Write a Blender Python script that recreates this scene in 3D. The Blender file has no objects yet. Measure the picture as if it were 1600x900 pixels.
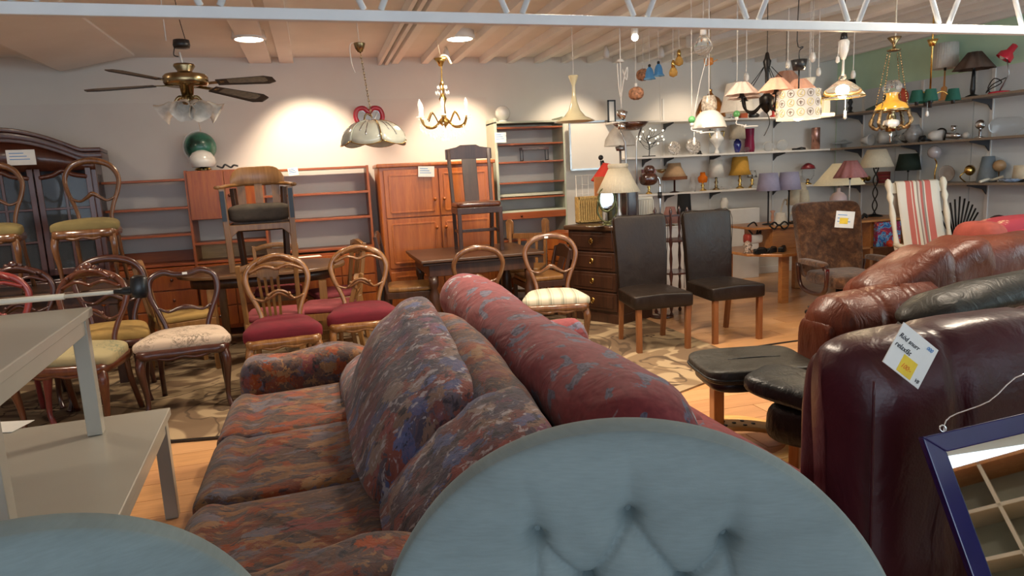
import bpy, math, random
from mathutils import Vector, Matrix, noise
random.seed(7)
PI = math.pi
sc = bpy.context.scene
col = sc.collection
R = math.radians

# ------------------------------------------------------------------ camera
CAMZ = 1.45
YAW, PITCH, ROLL, FPX = .27436, .16323, -.04985, 1060.0
_f = Vector((math.sin(YAW)*math.cos(PITCH), math.cos(YAW)*math.cos(PITCH), -math.sin(PITCH)))
_r = Vector((math.cos(YAW), -math.sin(YAW), 0)); _u = _r.cross(_f)
_rt = _r*math.cos(ROLL)+_u*math.sin(ROLL); _up = -_r*math.sin(ROLL)+_u*math.cos(ROLL)
cd = bpy.data.cameras.new('camera'); cam = bpy.data.objects.new('camera', cd); col.objects.link(cam)
cd.sensor_width = 36; cd.lens = 36*FPX/1600; cd.clip_start = .05
cam.matrix_world = Matrix(((_rt.x, _up.x, -_f.x, 0), (_rt.y, _up.y, -_f.y, 0), (_rt.z, _up.z, -_f.z, CAMZ), (0, 0, 0, 1)))
sc.camera = cam

# ------------------------------------------------------------------ world, exposure, big lights
w = bpy.data.worlds.new('world'); sc.world = w; w.use_nodes = True
w.node_tree.nodes['Background'].inputs[0].default_value = (.62, .74, .9, 1)
w.node_tree.nodes['Background'].inputs[1].default_value = .9
sc.view_settings.view_transform = 'Standard'; sc.view_settings.look = 'None'
sc.view_settings.gamma = 1; sc.view_settings.use_curve_mapping = False
sc.view_settings.exposure = 1.15
def lamp(name, kind, loc, power, color, **k):
    d = bpy.data.lights.new(name, kind); d.energy = power; d.color = color
    for a, b in k.items():
        if a not in ('rot', 'aim'): setattr(d, a, b)
    o = bpy.data.objects.new(name, d); o.location = loc
    if 'rot' in k: o.rotation_euler = k['rot']
    if 'aim' in k: o.rotation_euler = (Vector(k['aim'])-Vector(loc)).to_track_quat('-Z', 'Y').to_euler()
    col.objects.link(o); return o
# daylight from the shop windows behind and to the right of the photographer
lamp('window_daylight', 'AREA', (1.5, -4.0, 1.7), 55, (.72, .86, 1), shape='RECTANGLE', size=8, size_y=1.8, aim=(1.5, 4, 2.2))
lamp('side_daylight', 'AREA', (6.6, 1.2, 1.7), 42, (.70, .88, 1), shape='RECTANGLE', size=3, size_y=1.8, aim=(4.5, 7.5, 2.0))
# added warm fill lamps over the shop floor, kept out of view
for lx, ly, e in ((-2.3, 4.6, 55), (1.6, 4.2, 48), (3.7, 2.9, 22)):
    lamp('ceiling_fill', 'AREA', (lx, ly, 2.74), e, (1, .84, .66), shape='DISK', size=.5, rot=(0, 0, 0))
# spot lamps that wash the back wall
for lx, ly, e in ((-2.5, 6.95, 30), (.02, 6.95, 75), (1.62, 6.95, 75), (3.0, 7.0, 38), (4.5, 6.9, 22), (5.8, 6.9, 18)):
    lamp('wall_wash', 'SPOT', (lx, ly, 2.72), e, (1, .80, .58), spot_size=R(76), spot_blend=.7, shadow_soft_size=.04, aim=(lx, 7.8, 1.38))
for lx, ly in ((-.41, 6.5), (1.47, 6.5)):
    lamp('disc_light', 'SPOT', (lx, ly, 2.73), 70, (1, .8, .56), spot_size=R(130), spot_blend=.6, shadow_soft_size=.12, aim=(lx, ly-.2, 0))
for lx, ly in ((2.6, 4.0), (.7, 4.0), (-2.6, 4.4)):
    lamp('spot_light', 'SPOT', (lx, ly, 2.73), 65, (1, .82, .60), spot_size=R(95), spot_blend=.5, shadow_soft_size=.05, aim=(lx+.1, ly+.5, 0))

# ------------------------------------------------------------------ helpers
def ray(px, py):
    return _rt*((px-800)/FPX)+_up*((450-py)/FPX)+_f
def at(px, py, x=None, y=None, z=None):
    """the world point seen at a pixel, on a plane of known x, y or z"""
    r = ray(px, py); c = Vector((0, 0, CAMZ))
    t = (z-CAMZ)/r.z if z is not None else (y/r.y if y is not None else x/r.x)
    return c+r*t
def ppm(p):
    return FPX/((Vector(p)-Vector((0, 0, CAMZ))).dot(_f))

class G:
    def __init__(s): s.v = []; s.f = []; s.sm = []
    def add(s, vs, fs, smooth=True):
        n = len(s.v); s.v += [tuple(v) for v in vs]; s.f += [tuple(i+n for i in f) for f in fs]; s.sm += [smooth]*len(fs); return s
    def box(s, x0, x1, y0, y1, z0, z1, rot=None, piv=None):
        vs = [Vector((x, y, z)) for z in (z0, z1) for y in (y0, y1) for x in (x0, x1)]
        if rot is not None:
            p = Vector(piv) if piv else Vector(((x0+x1)/2, (y0+y1)/2, (z0+z1)/2))
            vs = [rot @ (v-p)+p for v in vs]
        return s.add(vs, [(0, 2, 3, 1), (4, 5, 7, 6), (0, 1, 5, 4), (2, 6, 7, 3), (0, 4, 6, 2), (1, 3, 7, 5)], False)
    def bar(s, a, b, w, d=None, up=(0, 0, 1)):
        a = Vector(a); b = Vector(b); d = d or w; t = (b-a).normalized()
        u = Vector(up); x = t.cross(u)
        if x.length < 1e-3: x = t.cross(Vector((0, 1, 0)))
        x.normalize(); y = x.cross(t)
        vs = [p+x*i*w/2+y*j*d/2 for p in (a, b) for i, j in ((-1, -1), (1, -1), (1, 1), (-1, 1))]
        return s.add(vs, [(0, 1, 2, 3), (7, 6, 5, 4), (0, 4, 5, 1), (1, 5, 6, 2), (2, 6, 7, 3), (3, 7, 4, 0)], False)
    def tube(s, pts, r, n=8, closed=False, sub=4, flat=1.0, nrm=None):
        P = [Vector(p) for p in pts]; m = len(P)
        rr = list(r) if isinstance(r, (list, tuple)) else [r]*m
        if sub > 1 and m > 2:
            Q = []; q = []
            segs = m if closed else m-1
            for i in range(segs):
                if closed: a, b, c, d = P[i-1], P[i], P[(i+1) % m], P[(i+2) % m]
                else: a, b, c, d = P[max(i-1, 0)], P[i], P[i+1], P[min(i+2, m-1)]
                for k in range(sub):
                    t = k/sub
                    Q.append(.5*((2*b)+(c-a)*t+(2*a-5*b+4*c-d)*t*t+(3*b-a-3*c+d)*t*t*t))
                    q.append(rr[i]*(1-t)+rr[(i+1) % m]*t)
            if not closed: Q.append(P[-1]); q.append(rr[-1])
            P, rr, m = Q, q, len(Q)
        vs = []; pu = None
        for i in range(m):
            t = (P[(i+1) % m]-P[i-1]) if closed else (P[min(i+1, m-1)]-P[max(i-1, 0)])
            t = t.normalized() if t.length > 1e-9 else Vector((0, 0, 1))
            if nrm is not None: u = Vector(nrm)
            elif pu is None: u = Vector((0, 0, 1)) if abs(t.z) < .9 else Vector((0, 1, 0))
            else: u = pu
            u = (u-t*u.dot(t))
            if u.length < 1e-4: u = t.orthogonal()
            u.normalize(); pu = u; x = t.cross(u)
            for k in range(n):
                a = 2*PI*k/n
                vs.append(P[i]+x*(rr[i]*math.cos(a))+u*(rr[i]*flat*math.sin(a)))
        fs = []
        for i in range(m if closed else m-1):
            j = (i+1) % m
            for k in range(n):
                l = (k+1) % n
                fs.append((i*n+k, i*n+l, j*n+l, j*n+k))
        if not closed:
            fs.append(tuple(range(n))[::-1]); fs.append(tuple((m-1)*n+k for k in range(n)))
        return s.add(vs, fs)
    def lathe(s, prof, n=24, o=(0, 0, 0), axis=(0, 0, 1), pleat=0, np=0, cap=True):
        o = Vector(o); q = Vector((0, 0, 1)).rotation_difference(Vector(axis).normalized())
        vs = []
        for r, z in prof:
            for k in range(n):
                a = 2*PI*k/n; rad = r*(1+pleat*math.cos(a*np)) if pleat else r
                vs.append(o+q @ Vector((rad*math.cos(a), rad*math.sin(a), z)))
        fs = []
        for i in range(len(prof)-1):
            for k in range(n):
                l = (k+1) % n; fs.append((i*n+k, i*n+l, (i+1)*n+l, (i+1)*n+k))
        if cap:
            if prof[0][0] > 0: fs.append(tuple(range(n))[::-1])
            if prof[-1][0] > 0: fs.append(tuple((len(prof)-1)*n+k for k in range(n)))
        return s.add(vs, fs)
    def ball(s, c, r, n=12): 
        rx, ry, rz = r if isinstance(r, (tuple, list)) else (r, r, r)
        vs = []; fs = []; m = max(4, n//2)
        for i in range(m+1):
            t = PI*i/m
            for k in range(n):
                a = 2*PI*k/n
                vs.append((c[0]+rx*math.sin(t)*math.cos(a), c[1]+ry*math.sin(t)*math.sin(a), c[2]+rz*math.cos(t)))
        for i in range(m):
            for k in range(n):
                l = (k+1) % n; fs.append((i*n+k, (i+1)*n+k, (i+1)*n+l, i*n+l))
        return s.add(vs, fs)
    def puff(s, c, size, e=.35, n=32, rot=None, fn=None, ez=None):
        """superellipsoid cushion; fn(v) may reshape in local unit coords scaled to size"""
        ez = ez or e
        vs = []; fs = []; m = n//2
        sg = lambda x, p: math.copysign(abs(x)**p, x)
        for i in range(m+1):
            t = -PI/2+PI*i/m
            for k in range(n):
                a = 2*PI*k/n
                v = Vector((sg(math.cos(t), ez)*sg(math.cos(a), e)*size[0]/2, sg(math.cos(t), ez)*sg(math.sin(a), e)*size[1]/2, sg(math.sin(t), ez)*size[2]/2))
                if fn: v = fn(v)
                if rot is not None: v = rot @ v
                vs.append(v+Vector(c))
        for i in range(m):
            for k in range(n):
                l = (k+1) % n; fs.append((i*n+k, i*n+l, (i+1)*n+l, (i+1)*n+k))
        return s.add(vs, fs)
    def prism(s, pts, h, axis='z', off=0, smooth=False):
        """extrude a 2-D outline; axis is the extrusion direction"""
        m = len(pts)
        def mk(p, t):
            return {'z': (p[0], p[1], t), 'y': (p[0], t, p[1]), 'x': (t, p[0], p[1])}[axis]
        vs = [mk(p, off) for p in pts]+[mk(p, off+h) for p in pts]
        fs = [tuple(range(m))[::-1], tuple(range(m, 2*m))]
        s.add(vs, fs, False); n = len(s.v)-2*m
        for i in range(m):
            j = (i+1) % m; s.f.append((n+i, n+j, n+m+j, n+m+i)); s.sm.append(smooth)
        return s
    def loft(s, secs, closed=True, caps=True):
        n = len(secs[0]); vs = [v for q in secs for v in q]; fs = []
        for i in range(len(secs)-1):
            for k in range(n if closed else n-1):
                l = (k+1) % n; fs.append((i*n+k, i*n+l, (i+1)*n+l, (i+1)*n+k))
        if caps and closed:
            fs.append(tuple(range(n))[::-1]); fs.append(tuple((len(secs)-1)*n+k for k in range(n)))
        return s.add(vs, fs)
    def wobble(s, amp, freq, seed=0, n0=0):
        for i in range(n0, len(s.v)):
            v = Vector(s.v[i]); d = noise.noise_vector(v*freq+Vector((seed, seed*2, 0)))
            s.v[i] = tuple(v+d*amp)
        return s

def mesh(name, g, mat):
    me = bpy.data.meshes.new(name); me.from_pydata(g.v, [], g.f)
    me.polygons.foreach_set('use_smooth', g.sm); me.materials.append(mat)
    me.validate(); me.update(); return me
def fixn(me):
    import bmesh
    b = bmesh.new(); b.from_mesh(me); bmesh.ops.recalc_face_normals(b, faces=b.faces); b.to_mesh(me); b.free()
def part(name, g, mat, parent=None, bevel=0, label=None, kind=None):
    me = mesh(name, g, mat); fixn(me)
    o = bpy.data.objects.new(name, me); col.objects.link(o)
    if parent is not None: o.parent = parent
    if bevel:
        md = o.modifiers.new('bevel', 'BEVEL'); md.width = bevel; md.segments = 2; md.limit_method = 'ANGLE'; md.angle_limit = R(40)
    if label: o['label'] = label
    if kind: o['kind'] = kind
    return o
def thing(name, label, cat, loc=(0, 0, 0), rz=0, group=None, scale=1):
    o = bpy.data.objects.new(name, None); col.objects.link(o); o.empty_display_size = .1
    o.location = loc; o.rotation_euler = (0, 0, rz); o.scale = (scale,)*3
    o['label'] = label; o['category'] = cat
    if group: o['group'] = group
    return o
def solo(name, g, mat, label, cat, loc=(0, 0, 0), rz=0, group=None, bevel=0, rot=None):
    o = part(name, g, mat, None, bevel); o.location = loc; o.rotation_euler = rot or (0, 0, rz)
    o['label'] = label; o['category'] = cat
    if group: o['group'] = group
    return o
def struct(name, g, mat, bevel=0, parent=None):
    o = part(name, g, mat, parent, bevel)
    if parent is None: o['kind'] = 'structure'
    return o
def dup(root, label, loc, rz=0, scale=None, group=None):
    r = root.copy(); col.objects.link(r); r.location = loc; r.rotation_euler = (0, 0, rz); r['label'] = label
    if scale: r.scale = (scale,)*3
    if group: r['group'] = group
    for ch in root.children:
        c = ch.copy(); col.objects.link(c); c.parent = r
        for gch in ch.children:
            d = gch.copy(); col.objects.link(d); d.parent = c
    return r
def recolor(root, name, mat):
    for c in root.children:
        if c.name.split('.')[0] == name:
            c.data = c.data.copy(); c.data.materials[0] = mat

def text_g(body, size, depth=.0004, font_shear=0):
    cu = bpy.data.curves.new('t', 'FONT'); cu.body = body; cu.size = size; cu.extrude = depth; cu.shear = font_shear
    cu.align_x = 'LEFT'; cu.resolution_u = 3
    o = bpy.data.objects.new('t', cu); col.objects.link(o)
    bpy.context.view_layer.update()
    me = bpy.data.meshes.new_from_object(o.evaluated_get(bpy.context.evaluated_depsgraph_get()))
    g = G(); g.add([v.co[:] for v in me.vertices], [tuple(p.vertices) for p in me.polygons], False)
    bpy.data.objects.remove(o); return g
def xf(g, M):
    g.v = [tuple(M @ Vector(v)) for v in g.v]; return g

# ------------------------------------------------------------------ materials
def base(name, rough=.5, metal=0):
    m = bpy.data.materials.new(name); m.use_nodes = True; nt = m.node_tree
    b = nt.nodes['Principled BSDF']; b.inputs['Roughness'].default_value = rough; b.inputs['Metallic'].default_value = metal
    return m, nt, b
def coords(nt, scale=(1, 1, 1), loc=(0, 0, 0), rot=(0, 0, 0)):
    tc = nt.nodes.new('ShaderNodeTexCoord'); mp = nt.nodes.new('ShaderNodeMapping')
    mp.inputs['Scale'].default_value = scale; mp.inputs['Location'].default_value = loc; mp.inputs['Rotation'].default_value = rot
    nt.links.new(tc.outputs['Object'], mp.inputs[0]); return mp.outputs[0]
def nz(nt, vec, scale, detail=3, rough=.5, dist=0):
    n = nt.nodes.new('ShaderNodeTexNoise'); n.inputs['Scale'].default_value = scale; n.inputs['Detail'].default_value = detail
    n.inputs['Roughness'].default_value = rough; n.inputs['Distortion'].default_value = dist
    nt.links.new(vec, n.inputs['Vector']); return n
def ramp(nt, fac, stops, interp='LINEAR'):
    r = nt.nodes.new('ShaderNodeValToRGB'); e = r.color_ramp.elements; r.color_ramp.interpolation = interp
    while len(e) > 1: e.remove(e[-1])
    e[0].position = stops[0][0]; e[0].color = (*stops[0][1], 1)
    for p, c in stops[1:]:
        x = e.new(p); x.color = (*c, 1)
    nt.links.new(fac, r.inputs[0]); return r.outputs[0]
def mix(nt, fac, a, b, mode='MIX'):
    m = nt.nodes.new('ShaderNodeMix'); m.data_type = 'RGBA'; m.blend_type = mode
    for s, v in ((m.inputs[0], fac), (m.inputs[6], a), (m.inputs[7], b)):
        if isinstance(v, (int, float)): s.default_value = v
        elif isinstance(v, tuple): s.default_value = (*v, 1)
        else: nt.links.new(v, s)
    return m.outputs[2]
def bump(nt, b, h, strength=.3, dist=.01):
    n = nt.nodes.new('ShaderNodeBump'); n.inputs['Strength'].default_value = strength; n.inputs['Distance'].default_value = dist
    nt.links.new(h, n.inputs['Height']); nt.links.new(n.outputs[0], b.inputs['Normal'])
def plain(name, c, rough=.5, metal=0, var=.06, nscale=8, bmp=0, bscale=60, coat=0, sheen=0, emit=None, trans=0):
    m, nt, b = base(name, rough, metal); v = coords(nt)
    d = tuple(max(0, x*(1-var*2.2)) for x in c); h = tuple(min(1, x*(1+var)) for x in c)
    n = nz(nt, v, nscale, 3)
    nt.links.new(ramp(nt, n.outputs[0], [(.3, d), (.7, h)]), b.inputs['Base Color'])
    if bmp: bump(nt, b, nz(nt, v, bscale, 3).outputs[0], bmp, .004)
    b.inputs['Coat Weight'].default_value = coat; b.inputs['Coat Roughness'].default_value = .15
    b.inputs['Sheen Weight'].default_value = sheen; b.inputs['Sheen Roughness'].default_value = .4
    if emit: b.inputs['Emission Color'].default_value = (*emit[0], 1); b.inputs['Emission Strength'].default_value = emit[1]
    if trans: b.inputs['Transmission Weight'].default_value = trans
    return m
def wood(name, c1, c2, rough=.35, axis='z', sc_=1.0, coat=.3):
    kd = .66 if max(c2) < .56 and 'teak' not in name else (.8 if 'teak' in name else 1)
    c1 = tuple(x*kd for x in c1); c2 = tuple(x*kd for x in c2)
    m, nt, b = base(name, rough); s = {'x': (1.2, 14, 14), 'y': (14, 1.2, 14), 'z': (14, 14, 1.2)}[axis]
    v = coords(nt, tuple(x*sc_ for x in s)); n = nz(nt, v, 1.6, 5, .6, .6)
    f = nz(nt, v, 9, 2)
    c = ramp(nt, n.outputs[0], [(.3, c1), (.52, tuple((a+b_)/2 for a, b_ in zip(c1, c2))), (.7, c2)])
    c = mix(nt, ramp(nt, f.outputs[0], [(.4, (0, 0, 0)), (.65, (.25,)*3)]), c, tuple(x*.6 for x in c1))
    nt.links.new(c, b.inputs['Base Color']); b.inputs['Coat Weight'].default_value = coat; b.inputs['Coat Roughness'].default_value = .18
    bump(nt, b, n.outputs[0], .06, .002); return m
def leather(name, c, rough=.38, crease=.5, sc_=1, coat=.1):
    m, nt, b = base(name, rough); v = coords(nt)
    n = nz(nt, v, 3.5*sc_, 4, .6, .8); g = nz(nt, v, 220, 2)
    vo = nt.nodes.new('ShaderNodeTexVoronoi'); vo.inputs['Scale'].default_value = 120; nt.links.new(v, vo.inputs['Vector'])
    cr = nz(nt, coords(nt, (1, 1, .5)), 11*sc_, 3, .55, 1.6)
    cc = ramp(nt, n.outputs[0], [(.3, tuple(x*.72 for x in c)), (.7, tuple(min(1, x*1.18) for x in c))])
    nt.links.new(cc, b.inputs['Base Color'])
    b.inputs['Specular IOR Level'].default_value = .3
    h = mix(nt, .035, cr.outputs[0], vo.outputs[0])
    bump(nt, b, h, crease, .03); b.inputs['Coat Weight'].default_value = coat; b.inputs['Coat Roughness'].default_value = .3
    nt.links.new(ramp(nt, n.outputs[0], [(.3, (rough*.8,)*3), (.75, (min(1, rough*1.35),)*3)]), b.inputs['Roughness'])
    return m
def glass(name, c=(1, 1, 1), rough=.03, t=.95, ior=1.2, emit=0):
    m, nt, b = base(name, rough); b.inputs['Base Color'].default_value = (*c, 1); b.inputs['Transmission Weight'].default_value = t
    b.inputs['IOR'].default_value = ior
    if emit: b.inputs['Emission Color'].default_value = (*c, 1); b.inputs['Emission Strength'].default_value = emit
    return m
def shade(name, c, emit=0, stripes=0, ecol=None):
    """lampshade cloth: lets light through"""
    m, nt, b = base(name, .85)
    out = nt.nodes['Material Output']
    tr = nt.nodes.new('ShaderNodeBsdfTranslucent'); mx = nt.nodes.new('ShaderNodeMixShader'); mx.inputs[0].default_value = .28
    v = coords(nt); n = nz(nt, v, 40, 2)
    cc = ramp(nt, n.outputs[0], [(.35, tuple(x*.93 for x in c)), (.65, c)])
    nt.links.new(cc, b.inputs['Base Color']); nt.links.new(cc, tr.inputs[0])
    nt.links.new(b.outputs[0], mx.inputs[1]); nt.links.new(tr.outputs[0], mx.inputs[2]); nt.links.new(mx.outputs[0], out.inputs[0])
    if emit: b.inputs['Emission Color'].default_value = (*(ecol or c), 1); b.inputs['Emission Strength'].default_value = emit
    return m
W_OAK = wood('dark_oak', (.045, .016, .008), (.11, .04, .018), .4, 'z')
W_OAKX = wood('dark_oak_top', (.07, .03, .014), (.15, .07, .03), .38, 'x')
W_MAH = wood('mahogany', (.10, .022, .010), (.22, .062, .022), .28, 'z', 1, .6)
W_MAHD = wood('dark_mahogany', (.055, .014, .010), (.12, .034, .02), .28, 'z', 1, .6)
W_CAB = wood('cabinet_mahogany', (.085, .02, .010), (.17, .045, .02), .35, 'z', 1, .4)
W_WAL = wood('walnut', (.14, .05, .018), (.30, .13, .05), .25, 'z', 1, .7)
W_HON = wood('honey_walnut', (.26, .10, .03), (.50, .24, .08), .25, 'z', 1, .7)
W_TEAK = wood('teak', (.32, .062, .008), (.48, .13, .015), .42, 'z', 1, .15)
W_TEAKX = wood('teak_board', (.32, .065, .012), (.46, .12, .024), .42, 'x', 1, .15)
W_ORG = wood('orange_teak', (.44, .10, .012), (.64, .19, .028), .38, 'z', 1, .25)
W_PINE = wood('golden_oak', (.30, .13, .035), (.50, .25, .08), .36, 'z', 1, .3)
W_PINEX = wood('golden_oak_top', (.20, .095, .035), (.34, .17, .07), .36, 'x', 1, .35)
W_BEECH = wood('beech', (.55, .22, .06), (.72, .34, .12), .38, 'z', 1, .3)
W_LEG = wood('cherry_leg', (.30, .10, .03), (.44, .17, .055), .35, 'z', 1, .3)
W_ROD = wood('red_painted_wood', (.28, .03, .03), (.42, .07, .06), .3, 'z', 1, .5)
W_YEL = wood('pale_pine', (.62, .33, .09), (.78, .48, .17), .38, 'x', 1, .3)
WALL = plain('wall_paint', (.72, .68, .62), .9, 0, .02, 2, .05, 90)
PANEL = plain('wall_panel_paint', (.70, .65, .595), .85, 0, .02, 2, .05, 90)
WHITEP = plain('cool_white_panel', (.66, .71, .74), .8, 0, .02, 2)
GREENLIT = plain('green_daylit_wall', (.58, .80, .60), .85, 0, .04, 3)  # white wall; the green daylight on it is put into the colour
CEIL = plain('ceiling_paint', (.78, .77, .73), .9, 0, .03, 2)
CEILD = plain('joist_paint', (.84, .83, .80), .85, 0, .03, 2)
BEAM = plain('white_steel', (.74, .77, .78), .45, 0, .03, 5)
WHITE = plain('white_paint', (.75, .73, .69), .45, 0, .03, 5)
CREAM = plain('cream_paint', (.74, .68, .55), .45, 0, .04, 5)
TABLEW = plain('greige_lacquer', (.44, .42, .355), .32, 0, .02, 4, 0, 60, .2)
BLACK = plain('black_plastic', (.012, .012, .013), .35, 0, .2, 20)
BLKM = plain('black_iron', (.015, .013, .012), .4, .6, .2, 20)
BRASS = plain('brass', (.62, .40, .12), .22, 1, .12, 12)
ABRASS = plain('antique_brass', (.34, .25, .13), .25, 1, .2, 12)
CHROME = plain('chrome', (.75, .75, .76), .12, 1, .05, 12)
STEEL = plain('grey_steel', (.42, .42, .42), .3, .9, .08, 12)
COPPER = plain('copper', (.62, .30, .10), .16, 1, .15, 9)
PAPER = plain('paper', (.80, .80, .76), .8, 0, .02, 20)
YELLOW = plain('yellow_sticker', (.85, .60, .05), .7, 0, .05, 20)
INK = plain('black_ink', (.02, .02, .03), .7)
INKB = plain('blue_ink', (.05, .25, .60), .7)
INKR = plain('orange_ink', (.75, .20, .03), .7)
GLASS = glass('clear_glass', (.97, .98, .98), .02, .95, 1.25)
FROST = plain('opal_glass', (.68, .66, .62), .25, 0, .03, 10, 0, 60, .6)
MIRROR = plain('mirror_glass', (.86, .88, .88), .015, 1, 0)
DKGLASS = glass('cabinet_glass', (.20, .22, .24), .04, .75, 1.25)
def velvet(name, c, nap=.35, sc_=6):
    m, nt, b = base(name, .85); v = coords(nt, (1, 1, 2.2)); n = nz(nt, v, sc_, 4, .6, .5); f = nz(nt, coords(nt, (30, 4, 260)), 1, 2)
    cc = ramp(nt, n.outputs[0], [(.3, tuple(x*(1-nap) for x in c)), (.7, tuple(min(1, x*(1+nap*.6)) for x in c))])
    cc = mix(nt, .12, cc, f.outputs[0], 'OVERLAY')
    nt.links.new(cc, b.inputs['Base Color']); b.inputs['Sheen Weight'].default_value = .2 if c[2] > .2 else .05; b.inputs['Sheen Roughness'].default_value = .4
    b.inputs['Sheen Tint'].default_value = (*[min(1, x*1.8) for x in c], 1)
    bump(nt, b, nz(nt, v, 300, 2).outputs[0], .15, .002); return m
V_BLUE = velvet('blue_grey_velvet', (.19, .245, .25), .2, 3)
V_RED = velvet('crimson_velvet', (.13, .002, .012), .3)
V_OLIVE = velvet('olive_velvet', (.17, .13, .045), .25)
V_GREY = velvet('dark_grey_velvet', (.07, .055, .04), .4)
V_GOLD = velvet('mustard_velvet', (.34, .21, .06), .3)
V_PINK = velvet('dusty_pink_velvet', (.24, .04, .05), .25)
def plush():
    m, nt, b = base('brown_plush', .95); v = coords(nt); n = nz(nt, v, 9, 5, .7, 1.2)
    n = nz(nt, v, 14, 5, .7, .3)
    cc = ramp(nt, n.outputs[0], [(.3, (.03, .011, .004)), (.5, (.09, .034, .012)), (.72, (.24, .11, .045))])
    nt.links.new(cc, b.inputs['Base Color']); bump(nt, b, n.outputs[0], .6, .02); b.inputs['Sheen Weight'].default_value = .4; return m
PLUSH = plush()
def floral_cream(name, bg, spot, sc_=12, lo=.55):
    m, nt, b = base(name, .9); v = coords(nt); n = nz(nt, v, sc_, 4, .6, 1.5); n2 = nz(nt, v, sc_*.4, 2)
    cc = ramp(nt, n.outputs[0], [(lo-.06, bg), (lo, spot), (lo+.06, bg)])
    cc = mix(nt, ramp(nt, n2.outputs[0], [(.45, (0, 0, 0)), (.6, (1, 1, 1))]), bg, cc)
    nt.links.new(cc, b.inputs['Base Color']); bump(nt, b, nz(nt, v, 200).outputs[0], .2, .002); return m
NEEDLE = floral_cream('needlework_cream', (.55, .43, .33), (.10, .08, .06), 18, .52)
GFLOR = floral_cream('green_floral_brocade', (.36, .30, .16), (.14, .17, .11), 14, .5)
def streaks(name, scl, rot, blue=0):
    m, nt, b = base(name, .85); DAY_TINT = (1, 1, 1) if not blue else (.9, 1.1, 1.55)  # blue variant: daylight on the cushions tinted into the fabric and its pale strokes
    v = coords(nt, scl, (0, 0, 0), rot); n0 = nz(nt, v, 11, 4, .65, 1.0)
    d = nt.nodes.new('ShaderNodeVectorMath'); d.operation = 'MULTIPLY_ADD'; d.inputs[1].default_value = (.22, .22, .22)
    nt.links.new(n0.outputs[1], d.inputs[0]); nt.links.new(v, d.inputs[2])
    vo = nt.nodes.new('ShaderNodeTexVoronoi'); vo.inputs['Scale'].default_value = 7; nt.links.new(d.outputs[0], vo.inputs['Vector'])
    sp = nt.nodes.new('ShaderNodeSeparateColor'); nt.links.new(vo.outputs['Color'], sp.inputs[0])
    cc = ramp(nt, sp.outputs[0], [(0, (.030, .028, .034)), (.14, (.10, .038, .028)), (.26, (.055, .045, .04)), (.36, (.17, .062, .038)), (.46, (.06, .075, .11)), (.55, (.15, .10, .058)), (.64, (.045, .038, .038)), (.74, (.21, .075, .05)), (.82, (.09, .115, .16)), (.89, (.20, .15, .095)), (.95, (.13, .055, .065))], 'CONSTANT')
    n2 = nz(nt, coords(nt, tuple(x*1.5 for x in scl), (3, 1, 2), rot), 6, 5, .7, .8)
    c2 = ramp(nt, n2.outputs[0], [(.32, (.03, .027, .03)), (.45, (.09, .055, .04)), (.52, (.20, .10, .06)), (.6, (.10, .10, .12)), (.7, (.22, .17, .12))])
    cc = mix(nt, .25, cc, c2); cc = mix(nt, 1.0, cc, (1.15, 1.0, .95), 'MULTIPLY'); cc = mix(nt, 1.0, cc, tuple(1.0*x for x in DAY_TINT), 'MULTIPLY')
    hl = nz(nt, coords(nt, tuple(x*2.4 for x in scl), (7, 2, 1), rot), 5, 4, .6, .5)
    cc = mix(nt, ramp(nt, hl.outputs[0], [(.58, (0, 0, 0)), (.63, (.7,)*3)]), cc, (.24, .15, .09) if not blue else (.36, .35, .36))
    cc = mix(nt, ramp(nt, hl.outputs[0], [(.36, (.85,)*3), (.42, (0, 0, 0))]), cc, (.008, .008, .014)); cc = mix(nt, 1.0, cc, (1.0, .93, .90) if not blue else (1.05, 1.0, 1.0), 'MULTIPLY')
    hs = nt.nodes.new('ShaderNodeHueSaturation'); hs.inputs['Saturation'].default_value = 1.25; nt.links.new(cc, hs.inputs['Color']); cc = hs.outputs[0]
    n3 = nz(nt, coords(nt), 3, 2); cc = mix(nt, .35, cc, ramp(nt, n3.outputs[0], [(.35, (.3,)*3), (.65, (.8,)*3)]), 'OVERLAY')
    nt.links.new(cc, b.inputs['Base Color']); bump(nt, b, n2.outputs[0], .5, .012); b.inputs['Sheen Weight'].default_value = .15; return m
F_SOFA = streaks('brushed_upholstery_frame', (2.4, 2.4, 2.4), (.35, .5, .3))
F_SEAT = streaks('brushed_upholstery_seat', (1.5, 3.0, 3.0), (0, 0, .08))
F_CUSH = streaks('brushed_upholstery_cushion_daylit', (2.5, 2.5, 1.0), (.35, .25, 0), 1)
def redfab():
    m, nt, b = base('red_printed_upholstery', .85); v = coords(nt, (1, .7, 1)); n = nz(nt, v, 7.5, 3, .55, 1.2); n2 = nz(nt, v, 40, 3, .6, .5); n3 = nz(nt, coords(nt, (1, .7, 1), (5, 5, 5)), 8, 3, .6, 1.0)
    k = ramp(nt, n.outputs[0], [(.575, (0, 0, 0)), (.60, (1, 1, 1))]); k2 = ramp(nt, n3.outputs[0], [(.645, (0, 0, 0)), (.665, (1, 1, 1))])
    red = ramp(nt, n2.outputs[0], [(.3, (.135, .014, .02)), (.7, (.21, .028, .034))])
    dk = ramp(nt, n2.outputs[0], [(.35, (.035, .03, .05)), (.55, (.12, .11, .17)), (.7, (.06, .04, .05))])
    cc = mix(nt, k, red, dk); cc = mix(nt, k2, cc, ramp(nt, n2.outputs[0], [(.4, (.10, .03, .03)), (.6, (.34, .38, .42))]))
    nt.links.new(cc, b.inputs['Base Color'])
    w1 = nz(nt, coords(nt, (1, 1, 1)), 6, 3, .5, .7); bump(nt, b, w1.outputs[0], .4, .04); b.inputs['Sheen Weight'].default_value = .1; return m
F_RED = redfab()
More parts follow.
